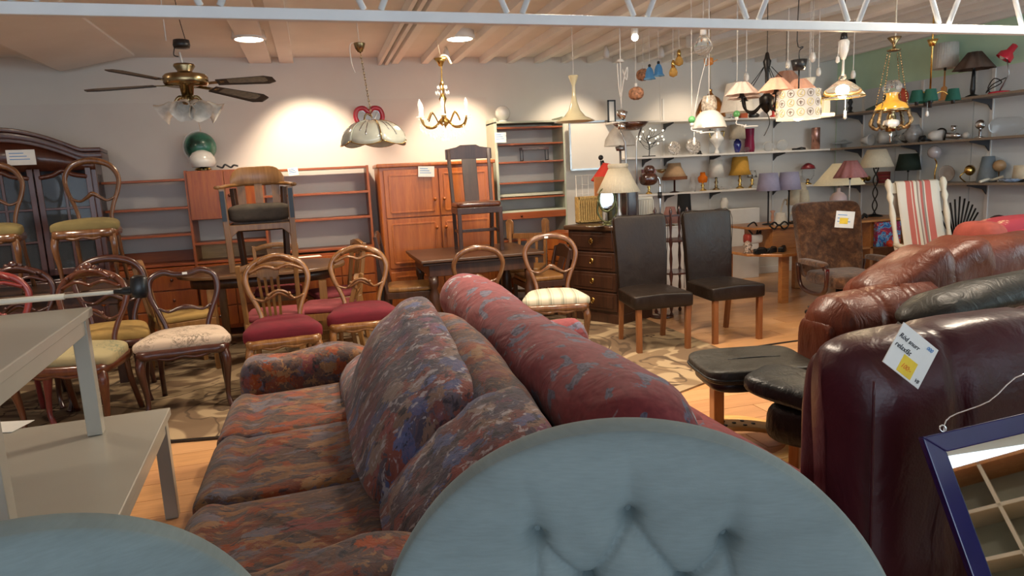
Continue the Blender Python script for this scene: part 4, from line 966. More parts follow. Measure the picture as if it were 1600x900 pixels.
# wicker balls
WICK = plain('wicker', (.50, .24, .13), .7, 0, .35, 45, .8, 60)
for px, py, q, y in ((994, 146, 'lower', 5.8), (1005, 117, 'upper', 6.3)):
    t, p = hang(px, py, y, 'wicker_pendant', 'small round woven pink-brown pendant, the %s of the two' % q, h0=.05)
    part('ball', G().puff((0, 0, 0), (.13, .13, .11), .8, 24), WICK, t)
    g = G()
    for k in range(8):
        a = k*PI/4; g.tube([(.02*math.cos(a), .02*math.sin(a), .056), (.066*math.cos(a), .066*math.sin(a), 0), (.02*math.cos(a), .02*math.sin(a), -.056)], .004, 5)
    part('rib', g, WICK, t); part('cap', G().lathe([(.015, .05), (.012, .09), (0, .09)], 10), WHITE, t)
# blue bells
BLU = glass('blue_bell_glass', (.12, .36, .72), .2, .45)
for px, py, q in ((1015, 117, 'left'), (1029, 112, 'right')):
    t, p = hang(px, py, 6.0, 'blue_bell_pendant', '%s one of two little blue frilled glass bell pendants' % q, h0=.07)
    part('bell', G().lathe([(.06, -.04), (.042, -.02), (.038, .02), (.028, .05), (.012, .07)], 24, pleat=.09, np=6, cap=False), BLU, t); part('cap', G().lathe([(.012, .07), (.014, .09), (0, .1)], 10), BLACK, t)
GOLDG = glass('gold_glass', (.80, .50, .15), .08, .6)
for px, py, q, y in ((1052, 112, 'lower left', 5.7), (1061, 95, 'upper right', 5.9)):
    t, p = hang(px, py, y, 'gold_pendant', 'small gold fitting with amber tinted bulb glass, %s of the pair' % q, h0=.08)
    part('glass', G().lathe([(0, -.05), (.035, -.035), (.04, -.01), (.03, .02), (.015, .04)], 18), GOLDG, t); part('cap', G().lathe([(.018, .03), (.018, .08), (.008, .1)], 14), BRASS, t)
t, p = hang(1099, 72, 4.8, 'globe_pendant', 'large clear glass globe bulb pendant with white cap', h0=.10)
part('globe', G().lathe([(0, -.075), (.035, -.07), (.065, -.03), (.07, .0), (.05, .05), (.025, .08)], 24), GLASS, t); part('cap', G().lathe([(.024, .07), (.024, .12), (.01, .135)], 14), WHITE, t)
# copper dome
t, p = hang(1110, 180, 5.4, 'copper_dome', 'shiny copper bell-shaped pendant with brass top ring', cordmat=ABRASS, h0=.22)
part('dome', G().lathe([(.13, -.02), (.125, .03), (.10, .10), (.075, .14), (.03, .17), (.015, .19), (.015, .22)], 30, cap=False), COPPER, t)
part('pulley', G().lathe([(0, 0), (.025, .01), (.025, .06), (0, .07)], 14, (0, 0, .42)).tube([(-.06, 0, .48), (-.05, 0, .42), (0, 0, .44), (.07, 0, .47)], .004, 6), plain('amber_ceramic', (.55, .20, .04), .2), t)
# white twin-cord rise-and-fall dome
t, p = hang(1108, 190, 4.9, 'opal_dome_pendant', 'white opal glass dome pendant with gilt chimney band and white cords', h0=.2, r=.005)
part('dome', G().lathe([(.135, -.05), (.13, -.03), (.11, .03), (.075, .07), (.05, .085)], 32, cap=False), FROST, t)
part('chimney', G().lathe([(.05, .08), (.06, .10), (.06, .15), (.045, .2)], 20, cap=False), plain('gilt_opal', (.55, .47, .38), .25, 0, .3, 50), t)
part('counter_cord', G().tube([(-.14, 0, .03), (-.08, 0, .3), (0, 0, .55)], .004, 5, sub=2), WHITE, t)
for px, py, q, y in ((1081, 187, 'left, in front of the copper dome', 4.8), (1151, 178, 'right, in front of the top shelf', 4.9)):
    t, p = hang(px, py, y, 'ball_pull', 'green wooden ball with white fitting hanging at the '+q, 'lamp fitting', h0=.03)
    part('ball', G().ball((0, 0, 0), .028, 16), plain('green_ball', (.10, .36, .12), .3, coat=.4), t)
    part('fitting', G().lathe([(.012, -.05), (.016, -.03), (.01, -.02)], 12).tube([(0, 0, -.05), (.0, 0, -.08), (.06, 0, -.09), (.04, 0, -.1), (.09, 0, -.09), (.07, 0, -.105), (.12, 0, -.1), (.2, 0, -.1)], .005, 6), WHITE, t)
    if y == 4.8: part('pull', G().tube([(.02, 0, -.08), (.02, 0, -.15)], .002, 5, sub=1).lathe([(0, -.2), (.012, -.19), (.008, -.14), (0, -.13)], 10, (.02, 0, 0)), WHITE, t)
# white square shade pendant
t, p = hang(1152, 172, 5.2, 'shade_pendant', 'tall tapering plain white fabric shade hanging behind the black chandelier', h0=.25)
part('lamp_shade', G().lathe([(.145, -.02), (.09, .22)], 32, cap=False), S_WHITE, t)
part('ring', G().lathe([(.09, .22), (.02, .235), (.0, .235)], 20, cap=False), WHITE, t)
# black five-arm chandelier with pleated shades
p = at(1198, 148, y=4.5)
t = thing('black_chandelier', 'black wrought iron chandelier with pink pleated fan shades', 'chandelier', p)
part('column', G().lathe([(0, -.14), (.02, -.12), (.05, -.08), (.055, -.02), (.03, .0), (.012, .02), (.014, .16), (.03, .24), (.02, .26), (.012, .30), (0, .31)], 18), BLKM, t)
cord(t, CZ-.04-p.z, .003, BLKM, .3)
g = G().tube([(0, 0, -.12), (.03, 0, -.2), (0, 0, -.27), (-.02, 0, -.3)], .004, 6)
part('finial', g, BLKM, t)
for k, a in enumerate((184, 250, 320, 20, 100)):
    d = Vector((math.cos(R(a)), math.sin(R(a)), 0))
    arm = part('arm', G().tube([tuple(d*.04+Vector((0, 0, -.06))), tuple(d*.12+Vector((0, 0, -.12))), tuple(d*.2+Vector((0, 0, -.1))), tuple(d*.225+Vector((0, 0, -.01)))], .008, 7).lathe([(.035, 0), (.02, .01), (.014, .04)], 12, tuple(d*.225+Vector((0, 0, -.02)))), BLKM, t)
    part('wire', G().tube([tuple(d*.03+Vector((0, 0, .2))), tuple(d*.10+Vector((0, 0, .12))), tuple(d*.2+Vector((0, 0, .02)))], .003, 5), BLKM, arm)
    part('lamp_shade', G().lathe([(.12, 0), (.04, .09)], 64, tuple(d*.225+Vector((0, 0, .0))), pleat=.09, np=8, cap=False), S_PINKG if k in (0, 4) else S_PINK, arm)
# drum with animal prints, lit below
p = at(1247, 187, y=4.2)
t = thing('drum_pendant', 'white drum shade printed with animals in circles, lit from inside', 'pendant lamp', p)
S_DRUM = shade('printed_white_shade', (.60, .58, .56)); S_DRUM2 = S_DRUM
part('lamp_shade', G().lathe([(.148, 0), (.148, .20)], 48, cap=False), S_DRUM, t)
OL1, OL2 = plain('ochre_print', (.62, .50, .10), .9), plain('grey_print', (.20, .16, .13), .9)
for k in range(14):
    for j, z in enumerate((.045, .11, .172)):
        a = 2*PI*k/14+.1; d = Vector((math.cos(a), math.sin(a), 0)); s_ = Vector((-math.sin(a), math.cos(a), 0)); c_ = d*.1487+Vector((0, 0, z))
        M = OL1 if (k+j) % 2 else OL2
        ring = [tuple(c_+s_*.024*math.cos(q)+Vector((0, 0, .025*math.sin(q)))-d*.0012*math.cos(q)**2) for q in [2*PI*i/12 for i in range(12)]]
        g = G().tube(ring, .0018, 4, True, 1)
        if (k+j) % 2: g.tube([tuple(c_+s_*.006+Vector((0, 0, .014))), tuple(c_+Vector((0, 0, .004))), tuple(c_-s_*.008+Vector((0, 0, -.008))), tuple(c_+s_*.010+Vector((0, 0, -.012)))], .004, 5, flat=.4)
        else: g.tube([tuple(c_+Vector((0, 0, .010))), tuple(c_+Vector((0, 0, .0))), tuple(c_+Vector((0, 0, -.014)))], .006, 5, flat=.4).tube([tuple(c_-s_*.012+Vector((0, 0, .002))), tuple(c_+s_*.012+Vector((0, 0, .002)))], .003, 5, sub=1)
        part('animal_print', g, M, t)
LIT = plain('lit_bulb', (1, .9, .7), .5, 0, 0, emit=((1, .80, .5), 10)); LITS = plain('dim_bulb', (1, .9, .7), .5, 0, 0, emit=((1, .80, .5), 2))
part('bulb', G().ball((0, 0, .03), .04, 14), LITS, t)
l = lamp('drum_bulb', 'POINT', (p.x, p.y, p.z-.06), 1.2, (1, .76, .45), shadow_soft_size=.04)
part('cup', G().lathe([(.04, 0), (.055, .07), (0, .075)], 18, (0, 0, .34)).tube([(0, 0, .2), (0, 0, .35)], .006, 6, sub=1).tube([(0, 0, .41), (.0, 0, .47), (.03, 0, .5), (-.02, 0, .54), (0, 0, CZ-p.z-.03)], .004, 6), BLACK, t)
# flat square lit ceiling lamp behind the drum
p = at(1265, 184, y=4.9)
t = thing('tray_pendant', 'cream tray lamp glowing behind and below the printed drum', 'pendant lamp', p)
part('tray', G().box(-.19, .17, -.1, .1, 0, .03), plain('glowing_cream', (.85, .72, .45), .6, 0, 0, emit=((1, .82, .5), .5)), t, .006); cord(t, CZ-.04-p.z, .0025, WHITE, .03)
part('side_panel', G().box(.06, .12, -.1, .1, .03, .17), CREAM, t, .004)
# clear glass dome pendant lit
p = at(1316, 152, y=4.25)
t = thing('clear_dome_pendant', 'lit clear glass dome pendant under a white pear-shaped pulley weight', 'pendant lamp', p)
part('dome', G().lathe([(.155, -.0), (.15, .015), (.12, .055), (.07, .095), (.03, .12), (.02, .16)], 36, cap=False), GLASS, t)
part('rim', G().lathe([(.15, -.004), (.158, 0), (.15, .006)], 36, cap=False), BRASS, t)
part('bulb', G().ball((0, 0, .03), .038, 14), LIT, t)
lamp('dome_bulb', 'POINT', (p.x, p.y, p.z-.05), 5, (1, .78, .5), shadow_soft_size=.04)
hz = at(1317, 77, y=4.25).z-p.z
part('pulley_weight', G().lathe([(0, -.08), (.015, -.07), (.035, -.01), (.04, .05), (.03, .065), (0, .07)], 20, (0, 0, hz)), PORC, t)
part('cord', G().tube([(0, 0, .15), (0, 0, hz-.07)], .009, 6, sub=1).tube([(-.04, 0, hz+.04), (-.05, 0, .28)], .003, 5, sub=1), WHITE, t)
part('hook', G().lathe([(.03, 0), (.02, .06), (0, .07)], 14, (0, 0, hz+.05)).tube([(0, 0, hz+.1), (0, 0, CZ-p.z-.03)], .004, 6, sub=1), BLACK, t)
part('pull', G().lathe([(0, -.16), (.012, -.15), (.009, -.10), (0, -.09)], 10, (.03, 0, 0)).tube([(.03, 0, -.1), (.03, 0, .0)], .002, 5, sub=1).lathe([(0, -.03), (.015, -.02), (.012, .01), (0, .02)], 10, (-.05, 0, .27)), WHITE, t)
# amber hanging oil lamp
p = at(1393, 172, y=4.35)
t = thing('oil_lamp_chandelier', 'ornate hanging oil lamp with amber glass dome, brass scrolls and chains', 'chandelier', p)
AMB = plain('amber_glass', (.62, .30, .03), .12, 0, .12, 6, coat=1, emit=((.9, .45, .05), .15))
part('glass_dome', G().lathe([(.115, 0), (.118, .01), (.10, .045), (.06, .065), (.045, .08), (.04, .11), (.045, .13)], 32, cap=False), AMB, t)
part('chimney', G().lathe([(.05, .12), (.065, .15), (.065, .19), (.04, .22)], 20, cap=False), GLASS, t)
part('gallery', G().lathe([(.12, -.012), (.125, -.004), (.12, .004)], 32, cap=False), ABRASS, t)
part('font', G().lathe([(.0, -.17), (.035, -.16), (.05, -.13), (.045, -.12), (.03, -.1), (.035, -.05), (.02, -.02), (.05, .0)], 22), ABRASS, t)
part('porcelain_font', G().lathe([(.045, -.13), (.06, -.11), (.055, -.08), (.03, -.07)], 22, cap=False), PORC, t)
part('finial', G().lathe([(0, -.25), (.009, -.23), (.006, -.2), (.02, -.17)], 10), CHROME, t)
SCR = plain('dull_bronze', (.22, .15, .08), .45, .8, .35, 40); k0 = 0
for a in (10, 130, 190, 300):
    d = Vector((math.cos(R(a)), math.sin(R(a)), 0))
    part('scroll', G().tube([tuple(d*.115+Vector((0, 0, 0))), tuple(d*.128+Vector((0, 0, -.05))), tuple(d*.135+Vector((0, 0, -.10))), tuple(d*.10+Vector((0, 0, -.14))), tuple(d*.07+Vector((0, 0, -.12))), tuple(d*.05+Vector((0, 0, -.13)))], [.010, .012, .016, .013, .010, .008], 10).wobble(.011, 45, k0), SCR, t); k0 += 1
hz = at(1393, 80, y=4.35).z-p.z
part('crown', G().lathe([(0, 0), (.045, .0), (.05, .01), (.01, .02), (.012, .05), (.05, .1), (.04, .105), (0, .11)], 18, (0, 0, hz)), ABRASS, t)
for a in (10, 130, 190, 300):
    d = Vector((math.cos(R(a)), math.sin(R(a)), 0)); g = G(); n = 22
    for i in range(n):
        q = i/n; c_ = d*(.115-.075*q)+Vector((0, 0, hz*q)); g.ball(tuple(c_), (.005, .005, .010), 6)
    part('chain', g, ABRASS, t)
part('hook', G().tube([(0, 0, hz+.1), (.01, 0, hz+.16), (0, 0, CZ-p.z-.03)], .006, 6), CREAM, t)
# green-shaded brass three-arm
p = at(1453, 150, y=4.4)
t = thing('brass_chandelier', 'brass rod chandelier with small dark green cone shades', 'chandelier', p)
hz = at(1456, 66, y=4.4).z-p.z
part('rod', G().tube([(0, 0, -.02), (0, 0, CZ-.02-p.z)], .007, 8, sub=1).lathe([(.02, 0), (.04, .05), (.035, .05), (0, .04)], 18, (0, 0, hz-.03)), BRASS, t)
for k, (a, q) in enumerate(((180, .13), (225, .10), (335, .17), (60, .1))):
    d = Vector((math.cos(R(a)), math.sin(R(a)), 0))
    arm = part('arm', G().tube([(0, 0, -.01), tuple(d*q*.5+Vector((0, 0, .03))), tuple(d*q*.9+Vector((0, 0, -.02))), tuple(d*q+Vector((0, 0, -.05)))], .006, 7), BRASS, t)
    part('socket', G().lathe([(.012, 0), (.017, .03), (.012, .04)], 10, tuple(d*q+Vector((0, 0, -.07)))), BLACK, arm)
    part('lamp_shade', G().lathe([(.055, 0), (.036, .09)], 24, tuple(d*q+Vector((0, 0, -.045))), cap=False), S_GRN, arm)
part('pull', G().tube([(-.02, 0, -.05), (-.02, 0, -.12)], .002, 5, sub=1).lathe([(0, -.16), (.014, -.15), (.009, -.12), (0, -.11)], 10, (-.02, 0, 0)), WHITE, t)
part('centre_socket', G().lathe([(.018, -.09), (.018, -.03), (0, -.02)], 12), BLACK, t)
# peach blurred chandelier behind the drum, small pendants
t, p = hang(1228, 128, 5.8, 'peach_pendant', 'peach pleated fabric pendant with hanging brass leaves behind the drum', cordmat=BLKM, h0=.1)
part('lamp_shade', G().lathe([(.17, -.05), (.06, .10)], 60, pleat=.08, np=10, cap=False), S_PINK, t)
part('leaves', G().tube([(-.2, 0, -.06), (-.1, 0, -.07), (0, 0, -.05), (.15, 0, -.0), (.28, 0, .02)], .012, 6), COPPER, t)
t, p = hang(1264, 130, 5.0, 'cup_pendant', 'cream bell pendant with white cord just above the printed drum', h0=.05)
part('cup', G().lathe([(.02, -.06), (.035, -.02), (.055, .04), (.05, .045), (.0, .02)], 16), CREAM, t)
for px, q in ((1166, 'left of the black chandelier'), (1231, 'left of the drum cord'), (1279, 'right of the drum cord'), (1333, 'right of the clear dome lamp')):
    py = {1166: 120, 1231: 100, 1279: 112, 1333: 116}[px]
    t, p = hang(px, py, 5.1, 'cord_plug', 'white ceiling plug with loose white cord hanging '+q, 'lamp fitting', h0=.02, r=.004)
    part('plug', G().lathe([(0, -.04), (.018, -.03), (.022, 0), (.012, .03), (0, .03)], 12), WHITE, t)
t, p = hang(1270, 90, 4.9, 'pear_weight', 'white pear-shaped cord weight right of the black cup above the drum', 'lamp fitting', h0=.02)
part('weight', G().lathe([(0, -.04), (.018, -.03), (.025, 0), (.018, .04), (0, .045)], 14), PORC, t)
# brown pot lamp on a flexible arm, standing on the floor
p = at(1013, 278, y=5.95)
t = thing('pot_floor_lamp', 'floor reading lamp with chrome gooseneck and two-tiered brown enamel head', 'floor lamp', (p.x+.12, 5.95, 0))
BRN = plain('brown_enamel', (.06, .018, .010), .2, 0, .2, 12, coat=.7)
part('head', G().puff((-.12, 0, p.z-.01), (.17, .15, .13), .8, 24).puff((-.11, 0, p.z+.075), (.10, .10, .09), .8, 20), BRN, t)
part('gooseneck', G().tube([(-.06, 0, p.z-.01), (-.02, 0, p.z), (.0, 0, p.z-.06), (.0, 0, p.z-.2), (0, 0, .03)], .010, 8), CHROME, t)
part('switch', G().lathe([(.02, 0), (.02, .06), (0, .06)], 12, (0, 0, p.z-.2)), BLACK, t)
part('base', G().lathe([(0, 0), (.12, 0), (.12, .02), (0, .03)], 24), BRN, t)
t, p = hang(1033, 267, 7.2, 'small_brass_spot', 'little brass bowl spot seen right of the brown enamel head', cat='lamp', h0=.02)
part('bowl', G().lathe([(0, -.03), (.05, -.01), (.06, .02), (0, .01)], 18), ABRASS, t)
# ================================================================== ANTIQUE CHAIRS (local: sitter faces -Y)
def victorian(label, loc, rz, wd, seatm, style='round', scale=1.0, group='balloon back chairs', wf=.25):
    sth = .14 if seatm is V_RED else .10
    t = thing('balloon_back_chair', label, 'chair', loc, rz, None, scale)
    def tap(v): return Vector((v.x*(1-.17*(v.y/.22)), v.y+.02*math.cos(v.x/.25*1.3), v.z*(1+.25*math.cos(min(1.5, abs(v.x)/wf*1.5)))))
    part('seat', G().puff((0, 0, .45), (2*wf, .44, sth), .30, 40, fn=tap, ez=.55), seatm, t)
    g = G()
    sec = []
    fr = [(-wf*.97, -.19), (-wf*.5, -.215), (0, -.225), (wf*.5, -.215), (wf*.97, -.19), (wf*.78, .20), (0, .215), (-wf*.78, .20)]
    g.tube([(x, y, .405) for x, y in fr], .020, 8, True, 4, flat=1.6, nrm=(0, 0, 1))
    g.tube([(-wf*.6, -.215, .385), (-wf*.3, -.225, .37), (0, -.23, .385), (wf*.3, -.225, .37), (wf*.6, -.215, .385)], .013, 6)
    part('seat_frame', g, wd, t)
    for s in (-1, 1):
        part('leg', G().tube([(s*wf*.86, -.18, .42), (s*wf*.96, -.215, .33), (s*wf*.92, -.20, .18), (s*wf*.90, -.20, .07), (s*wf*.96, -.225, .0)], [.030, .030, .019, .015, .019], 8), wd, t)
        part('leg', G().tube([(s*wf*.72, .19, .42), (s*wf*.74, .20, .25), (s*wf*.78, .27, 0)], [.021, .018, .018], 8, flat=1.1), wd, t)
    if style == 'shield':
        H = [(-.145, .20, .42), (-.14, .21, .50), (-.175, .23, .60), (-.225, .26, .73), (-.215, .28, .84), (-.13, .285, .885), (-.05, .285, .865), (.05, .285, .865), (.13, .285, .885), (.215, .28, .84), (.225, .26, .73), (.175, .23, .60), (.14, .21, .50), (.145, .20, .42)]
        rr_ = [.019, .017, .018, .020, .022, .022, .020, .020, .022, .022, .020, .018, .017, .019]
    else:
        H = [(-.155, .20, .42), (-.145, .21, .51), (-.175, .23, .61), (-.225, .255, .72), (-.235, .275, .82), (-.16, .285, .91), (0, .29, .945), (.16, .285, .91), (.235, .275, .82), (.225, .255, .72), (.175, .23, .61), (.145, .21, .51), (.155, .20, .42)]
        rr_ = [.02, .017, .018, .020, .022, .024, .027, .024, .022, .020, .018, .017, .02]
    hk = .92 if style != 'shield' else .97
    H = [(x*hk, y_, z) for x, y_, z in H]
    part('back_hoop', G().tube(H, rr_, 10, False, 5, flat=.85, nrm=(0, -1, .15)), wd, t)
    if style == 'carved' or style == 'crest':
        part('crest', G().tube([(-.13, .27, .905), (-.07, .265, .945), (0, .262, .96), (.07, .265, .945), (.13, .27, .905)], [.012, .02, .018, .02, .012], 8)
             .tube([(-.19, .262, .845), (-.10, .258, .885), (-.045, .258, .878), (0, .256, .862), (.045, .258, .878), (.10, .258, .885), (.19, .262, .845)], .012, 8), wd, t)
        if style == 'carved':
            g = G()
            for x, z, q in ((0, .985, .028), (-.04, .975, .02), (.04, .975, .02), (-.075, .955, .016), (.075, .955, .016), (-.15, .91, .016), (.15, .91, .016)): part('carved_flower', G().ball((x, .262, z), (q, q*.7, q), 10).wobble(.004, 90), wd, t)
    rz_ = .66 if style != 'shield' else .64
    rail = [(-.195, .235, rz_), (-.12, .232, rz_-.025), (-.06, .23, rz_+.0), (0, .228, rz_+.03), (.06, .23, rz_+.0), (.12, .232, rz_-.025), (.195, .235, rz_)]
    if style == 'shield': rail = [(-.18, .235, rz_), (-.12, .232, rz_-.03), (-.05, .23, rz_-.01), (0, .228, rz_-.005), (.05, .23, rz_-.01), (.12, .232, rz_-.03), (.18, .235, rz_)]
    rail = [(x*.94, y_, z) for x, y_, z in rail]
    part('back_rail', G().tube(rail, [.013, .012, .018, .024, .018, .012, .013], 8, flat=.8), wd, t)
    if style in ('crest', 'carved'): part('rail_scrolls', G().tube([(-.10, .215, rz_-.02), (-.05, .213, rz_+.03), (0, .21, rz_+.045), (.05, .213, rz_+.03), (.10, .215, rz_-.02)], .010, 7).ball((-.075, .212, rz_+.018), .014, 8).ball((.075, .212, rz_+.018), .014, 8), wd, t)
    return t
def stag(t, x, z, y=.26):   # little white sticker on the hoop
    part('sticker', G().box(x-.016, x+.016, y-.003, y, z-.008, z+.008), PAPER, t)

def facing(pl, pr):  # front-left and front-right points on the floor (as seen) -> centre and rotation
    a = math.atan2(pr[1]-pl[1], pr[0]-pl[0]); m = ((pl[0]+pr[0])/2, (pl[1]+pr[1])/2)
    return (m[0]-math.sin(a)*.21, m[1]+math.cos(a)*.21), a
t = victorian('shield-backed mahogany chair with cream needlework seat beside the floral sofa arm', (-.935, 4.98, .013), R(4), W_MAHD, NEEDLE, 'shield', 1.0, wf=.27); stag(t, .02, .872, .262)
victorian('mahogany chair with carved flower crest and green floral seat next to the needlework one', (-1.54, 4.80, .013), R(-14), W_MAH, GFLOR, 'carved', 1.0, wf=.28)
victorian('smooth balloon-back chair with yellow seat standing behind the green floral one', (-1.50, 5.36, .013), R(4), W_MAHD, V_GOLD, 'round', 1.04)
victorian('carved-crest chair mostly hidden behind the white tables, second from the left', (-2.08, 5.40, .013), R(10), W_MAHD, V_GOLD, 'carved', 1.0)
victorian('red painted chair with curved back at the far left edge behind the white tables', (-2.04, 4.96, .013), R(20), W_ROD, V_RED, 'crest', 1.02)
victorian('honey walnut chair with crimson seat, left one of two by the sofa', (-.30, 4.97, .013), R(4), W_HON, V_RED, 'crest', .99, wf=.24)
victorian('honey walnut chair with crimson seat, right one of two by the sofa', (.28, 5.25, .013), R(-2), W_HON, V_RED, 'crest', .985)
t = victorian('plain round-backed walnut chair with dusty pink seat in front of the dark dining table', (1.24, 5.60, .013), R(178), W_WAL, V_PINK, 'round', .93); stag(t, .03, .935, .262)
c, a = facing((1.50, 4.96), (1.96, 4.84)); t = victorian('walnut round-back chair with cream and grey striped seat beside the dark chest', (c[0]+.02, c[1]+.04, .013), a, W_WAL, STRIPE, 'round', .98); stag(t, -.03, .935, .262)
# two chairs standing on the dark side table at the left
sb = thing('side_table', 'dark table carrying two olive-seated chairs, behind the white tables', 'table', (-2.05, 6.02, 0))
part('table_top', G().box(-.75, .62, -.33, .36, .735, .765), W_OAKX, sb, .006); part('apron', G().box(-.68, .54, -.28, .28, .64, .735), W_OAK, sb, .004)
for x in (-.64, .50):
    for y_ in (-.24, .24): part('leg', G().box(x-.03, x+.03, y_-.03, y_+.03, 0, .64), W_OAK, sb, .004)
victorian('balloon-back chair with olive velvet seat on the table, the right of two on top', (-1.68, 5.94, .766), R(3), W_WAL, V_OLIVE, 'round', 1.03, wf=.235)
victorian('balloon-back chair with olive velvet seat on the table, cut by the left edge', (-2.35, 5.98, .766), R(8), W_WAL, V_OLIVE, 'round', 1.03, wf=.235)
for o in list(bpy.data.objects):
    if o.type == 'EMPTY' and 'olive velvet seat' in o.get('label', ''): o.scale.x = .86

# ================================================================== PLAIN CHAIRS
def slat_chair(label, loc, rz, wd, seatm, top='arch', ht=.92, scale=1, name='dining_chair', nsl=4):
    t = thing(name, label, 'chair', loc, rz, None, scale)
    part('seat', G().puff((0, 0, .455), (.44, .42, .06), .22, 32, ez=.4), seatm, t)
    part('seat_frame', G().box(-.22, .22, -.21, -.19, .37, .43).box(-.22, -.20, -.2, .2, .37, .43).box(.20, .22, -.2, .2, .37, .43).box(-.2, .2, .18, .2, .37, .43), wd, t, .004)
    for s in (-1, 1):
        part('leg', G().bar((s*.20, -.19, 0), (s*.20, -.19, .43), .038), wd, t, .004)
        part('leg', G().bar((s*.185, .235, 0), (s*.195, .19, .42), .036).bar((s*.195, .19, .42), (s*.205, .27, ht-.02), .034), wd, t, .004)
    zb = ht-.05; yb = .265
    if top == 'arch':
        part('top_rail', G().loft([[(x, yb-.012-.02*math.cos(x*7), ht-.055+.045*math.cos(x*7)-.03), (x, yb+.010, ht-.055+.045*math.cos(x*7)-.03), (x, yb+.010, ht-.02+.045*math.cos(x*7)-.02), (x, yb-.012-.02*math.cos(x*7), ht-.02+.045*math.cos(x*7)-.02)] for x in [-.225+.45*i/14 for i in range(15)]]), wd, t, .003)
        hub = G().prism([(-.09, ht-.05), (.09, ht-.05), (.07, ht-.14), (-.07, ht-.14)], .015, 'y', yb-.02)
        part('splat_head', hub, wd, t, .003)
        for i in range(nsl):
            x = -.07+.14*i/(nsl-1); part('slat', G().bar((x, .262, ht-.12), (x*.8, .20, .47), .020, .010, up=(0, 1, 0)), wd, t)
    elif top == 'splat':
        part('top_rail', G().prism([(-.235, ht-.12), (-.235, ht-.02), (-.12, ht), (-.08, ht+.02), (.08, ht+.02), (.12, ht), (.235, ht-.02), (.235, ht-.12)], .022, 'y', .255), wd, t, .004)
        part('splat', G().bar((0, .265, ht-.10), (0, .2, .46), .15, .012, up=(0, 1, 0)), wd, t, .003)
    elif top == 'points':
        for s in (-1, 1): part('ear', G().prism([(s*.205-.04, ht-.22), (s*.205-.045, ht-.03), (s*.205-.02, ht), (s*.205+.02, ht), (s*.205+.045, ht-.03), (s*.205+.04, ht-.22)], .025, 'y', .25), wd, t, .004)
        for x in (-.1, 0, .1): part('slat', G().bar((x, .262, ht-.2), (x, .20, .45), .03, .012, up=(0, 1, 0)), wd, t)
        part('top_rail', G().box(-.2, .2, .25, .27, ht-.22, ht-.16), wd, t, .003)
    part('stretcher', G().box(-.19, .19, -.0, .02, .18, .21).box(-.20, -.18, -.19, .22, .18, .21).box(.18, .20, -.19, .22, .18, .21), wd, t, .003)
    return t
# around the oval golden table (x -1.15..0.1, y 5.95..7.1)
ot = thing('oval_table', 'golden oak dining table with rounded ends under the upholstered armchair', 'table', (-.50, 6.55, 0))
pts = []
for i in range(40):
    a = 2*PI*i/40; pts.append((math.copysign(abs(math.cos(a))**.75, math.cos(a))*.72, math.copysign(abs(math.sin(a))**.75, math.sin(a))*.50))
part('table_top', G().prism(pts, .028, 'z', .715), W_PINEX, ot, .006)
part('apron', G().prism([(x*.86, y*.84) for x, y in pts], .09, 'z', .625, True), W_OAK, ot)
for x, y_ in ((-.42, -.33), (.50, -.36), (-.42, .33), (.50, .33)): part('leg', G().box(x-.033, x+.033, y_-.033, y_+.033, 0, .625), W_PINE, ot, .004)
solo('paper_sheet', G().box(-.11, .11, -.07, .07, 0, .002), PAPER, 'white paper sheet lying on the right end of the golden oval table', 'paper', (at(487, 400, z=.75).x-.02, at(487, 400, z=.75).y, .745), R(10))
slat_chair('golden oak chair with fan slats and red seat in front of the oval table', (-.37, 5.62, .013), R(176), W_PINE, V_PINK, 'arch', .90)
slat_chair('golden oak chair with fan slats seen beyond the oval table under the armchair', (-.42, 7.02, .0), R(2), W_PINE, V_PINK, 'arch', .90)
slat_chair('golden oak chair seen side-on at the left end of the oval table', (-1.13, 5.98, .013), R(112), W_PINE, V_GOLD, 'arch', .93)
slat_chair('golden oak chair seen side-on at the right end of the oval table', (.10, 6.56, .0), R(-78), W_PINE, V_PINK, 'arch', .93)
slat_chair('golden oak chair with red seat behind the floral sofa, partly under the oval table', (.03, 5.74, .013), R(-100), W_PINE, V_PINK, 'arch', .70)
# armchair on the oval table
am = thing('desk_armchair', 'oak armchair with dark studded seat standing on top of the oval table', 'armchair', (-.48, 6.50, .744), R(2))
am.scale = (1, 1, 1.06)
part('seat', G().puff((0, 0, .47), (.52, .46, .15), .3, 36, ez=.5), V_GREY, am)
part('webbing', G().puff((0, 0, .345), (.42, .36, .05), .3, 20), BLACK, am)
ar = G().prism([(-.28, .385), (.28, .385), (.28, .22), (.25, .22), (.235, .29), (.18, .335), (-.18, .335), (-.235, .29), (-.25, .22), (-.28, .22)], .028, 'y', -.255)
part('front_apron', ar, W_PINE, am, .004)
part('side_rail', G().box(-.27, -.245, -.23, .22, .31, .39).box(.245, .27, -.23, .22, .31, .39).box(-.25, .25, .2, .225, .31, .39), W_PINE, am, .004)
for s in (-1, 1):
    part('leg', G().bar((s*.26, -.235, 0), (s*.275, -.245, .68), .05, .045, up=(0, 1, 0)), W_PINE, am, .005)
    part('leg', G().bar((s*.19, .22, 0), (s*.22, .24, .68), .045), W_OAK, am, .005)
    part('armrest_pad', G().bar((s*.275, -.272, .42), (s*.275, -.272, .66), .035, .006, up=(0, 1, 0)), BLACK, am)
hs = [(-.31, -.26, .69), (-.30, -.05, .69), (-.27, .15, .70), (-.15, .26, .71), (0, .28, .71), (.15, .26, .71), (.27, .15, .70), (.30, -.05, .69), (.31, -.26, .69)]
part('arm_rail', G().tube(hs, .026, 8, False, 4, flat=.6, nrm=(0, 0, 1)), W_PINE, am)
secs = []
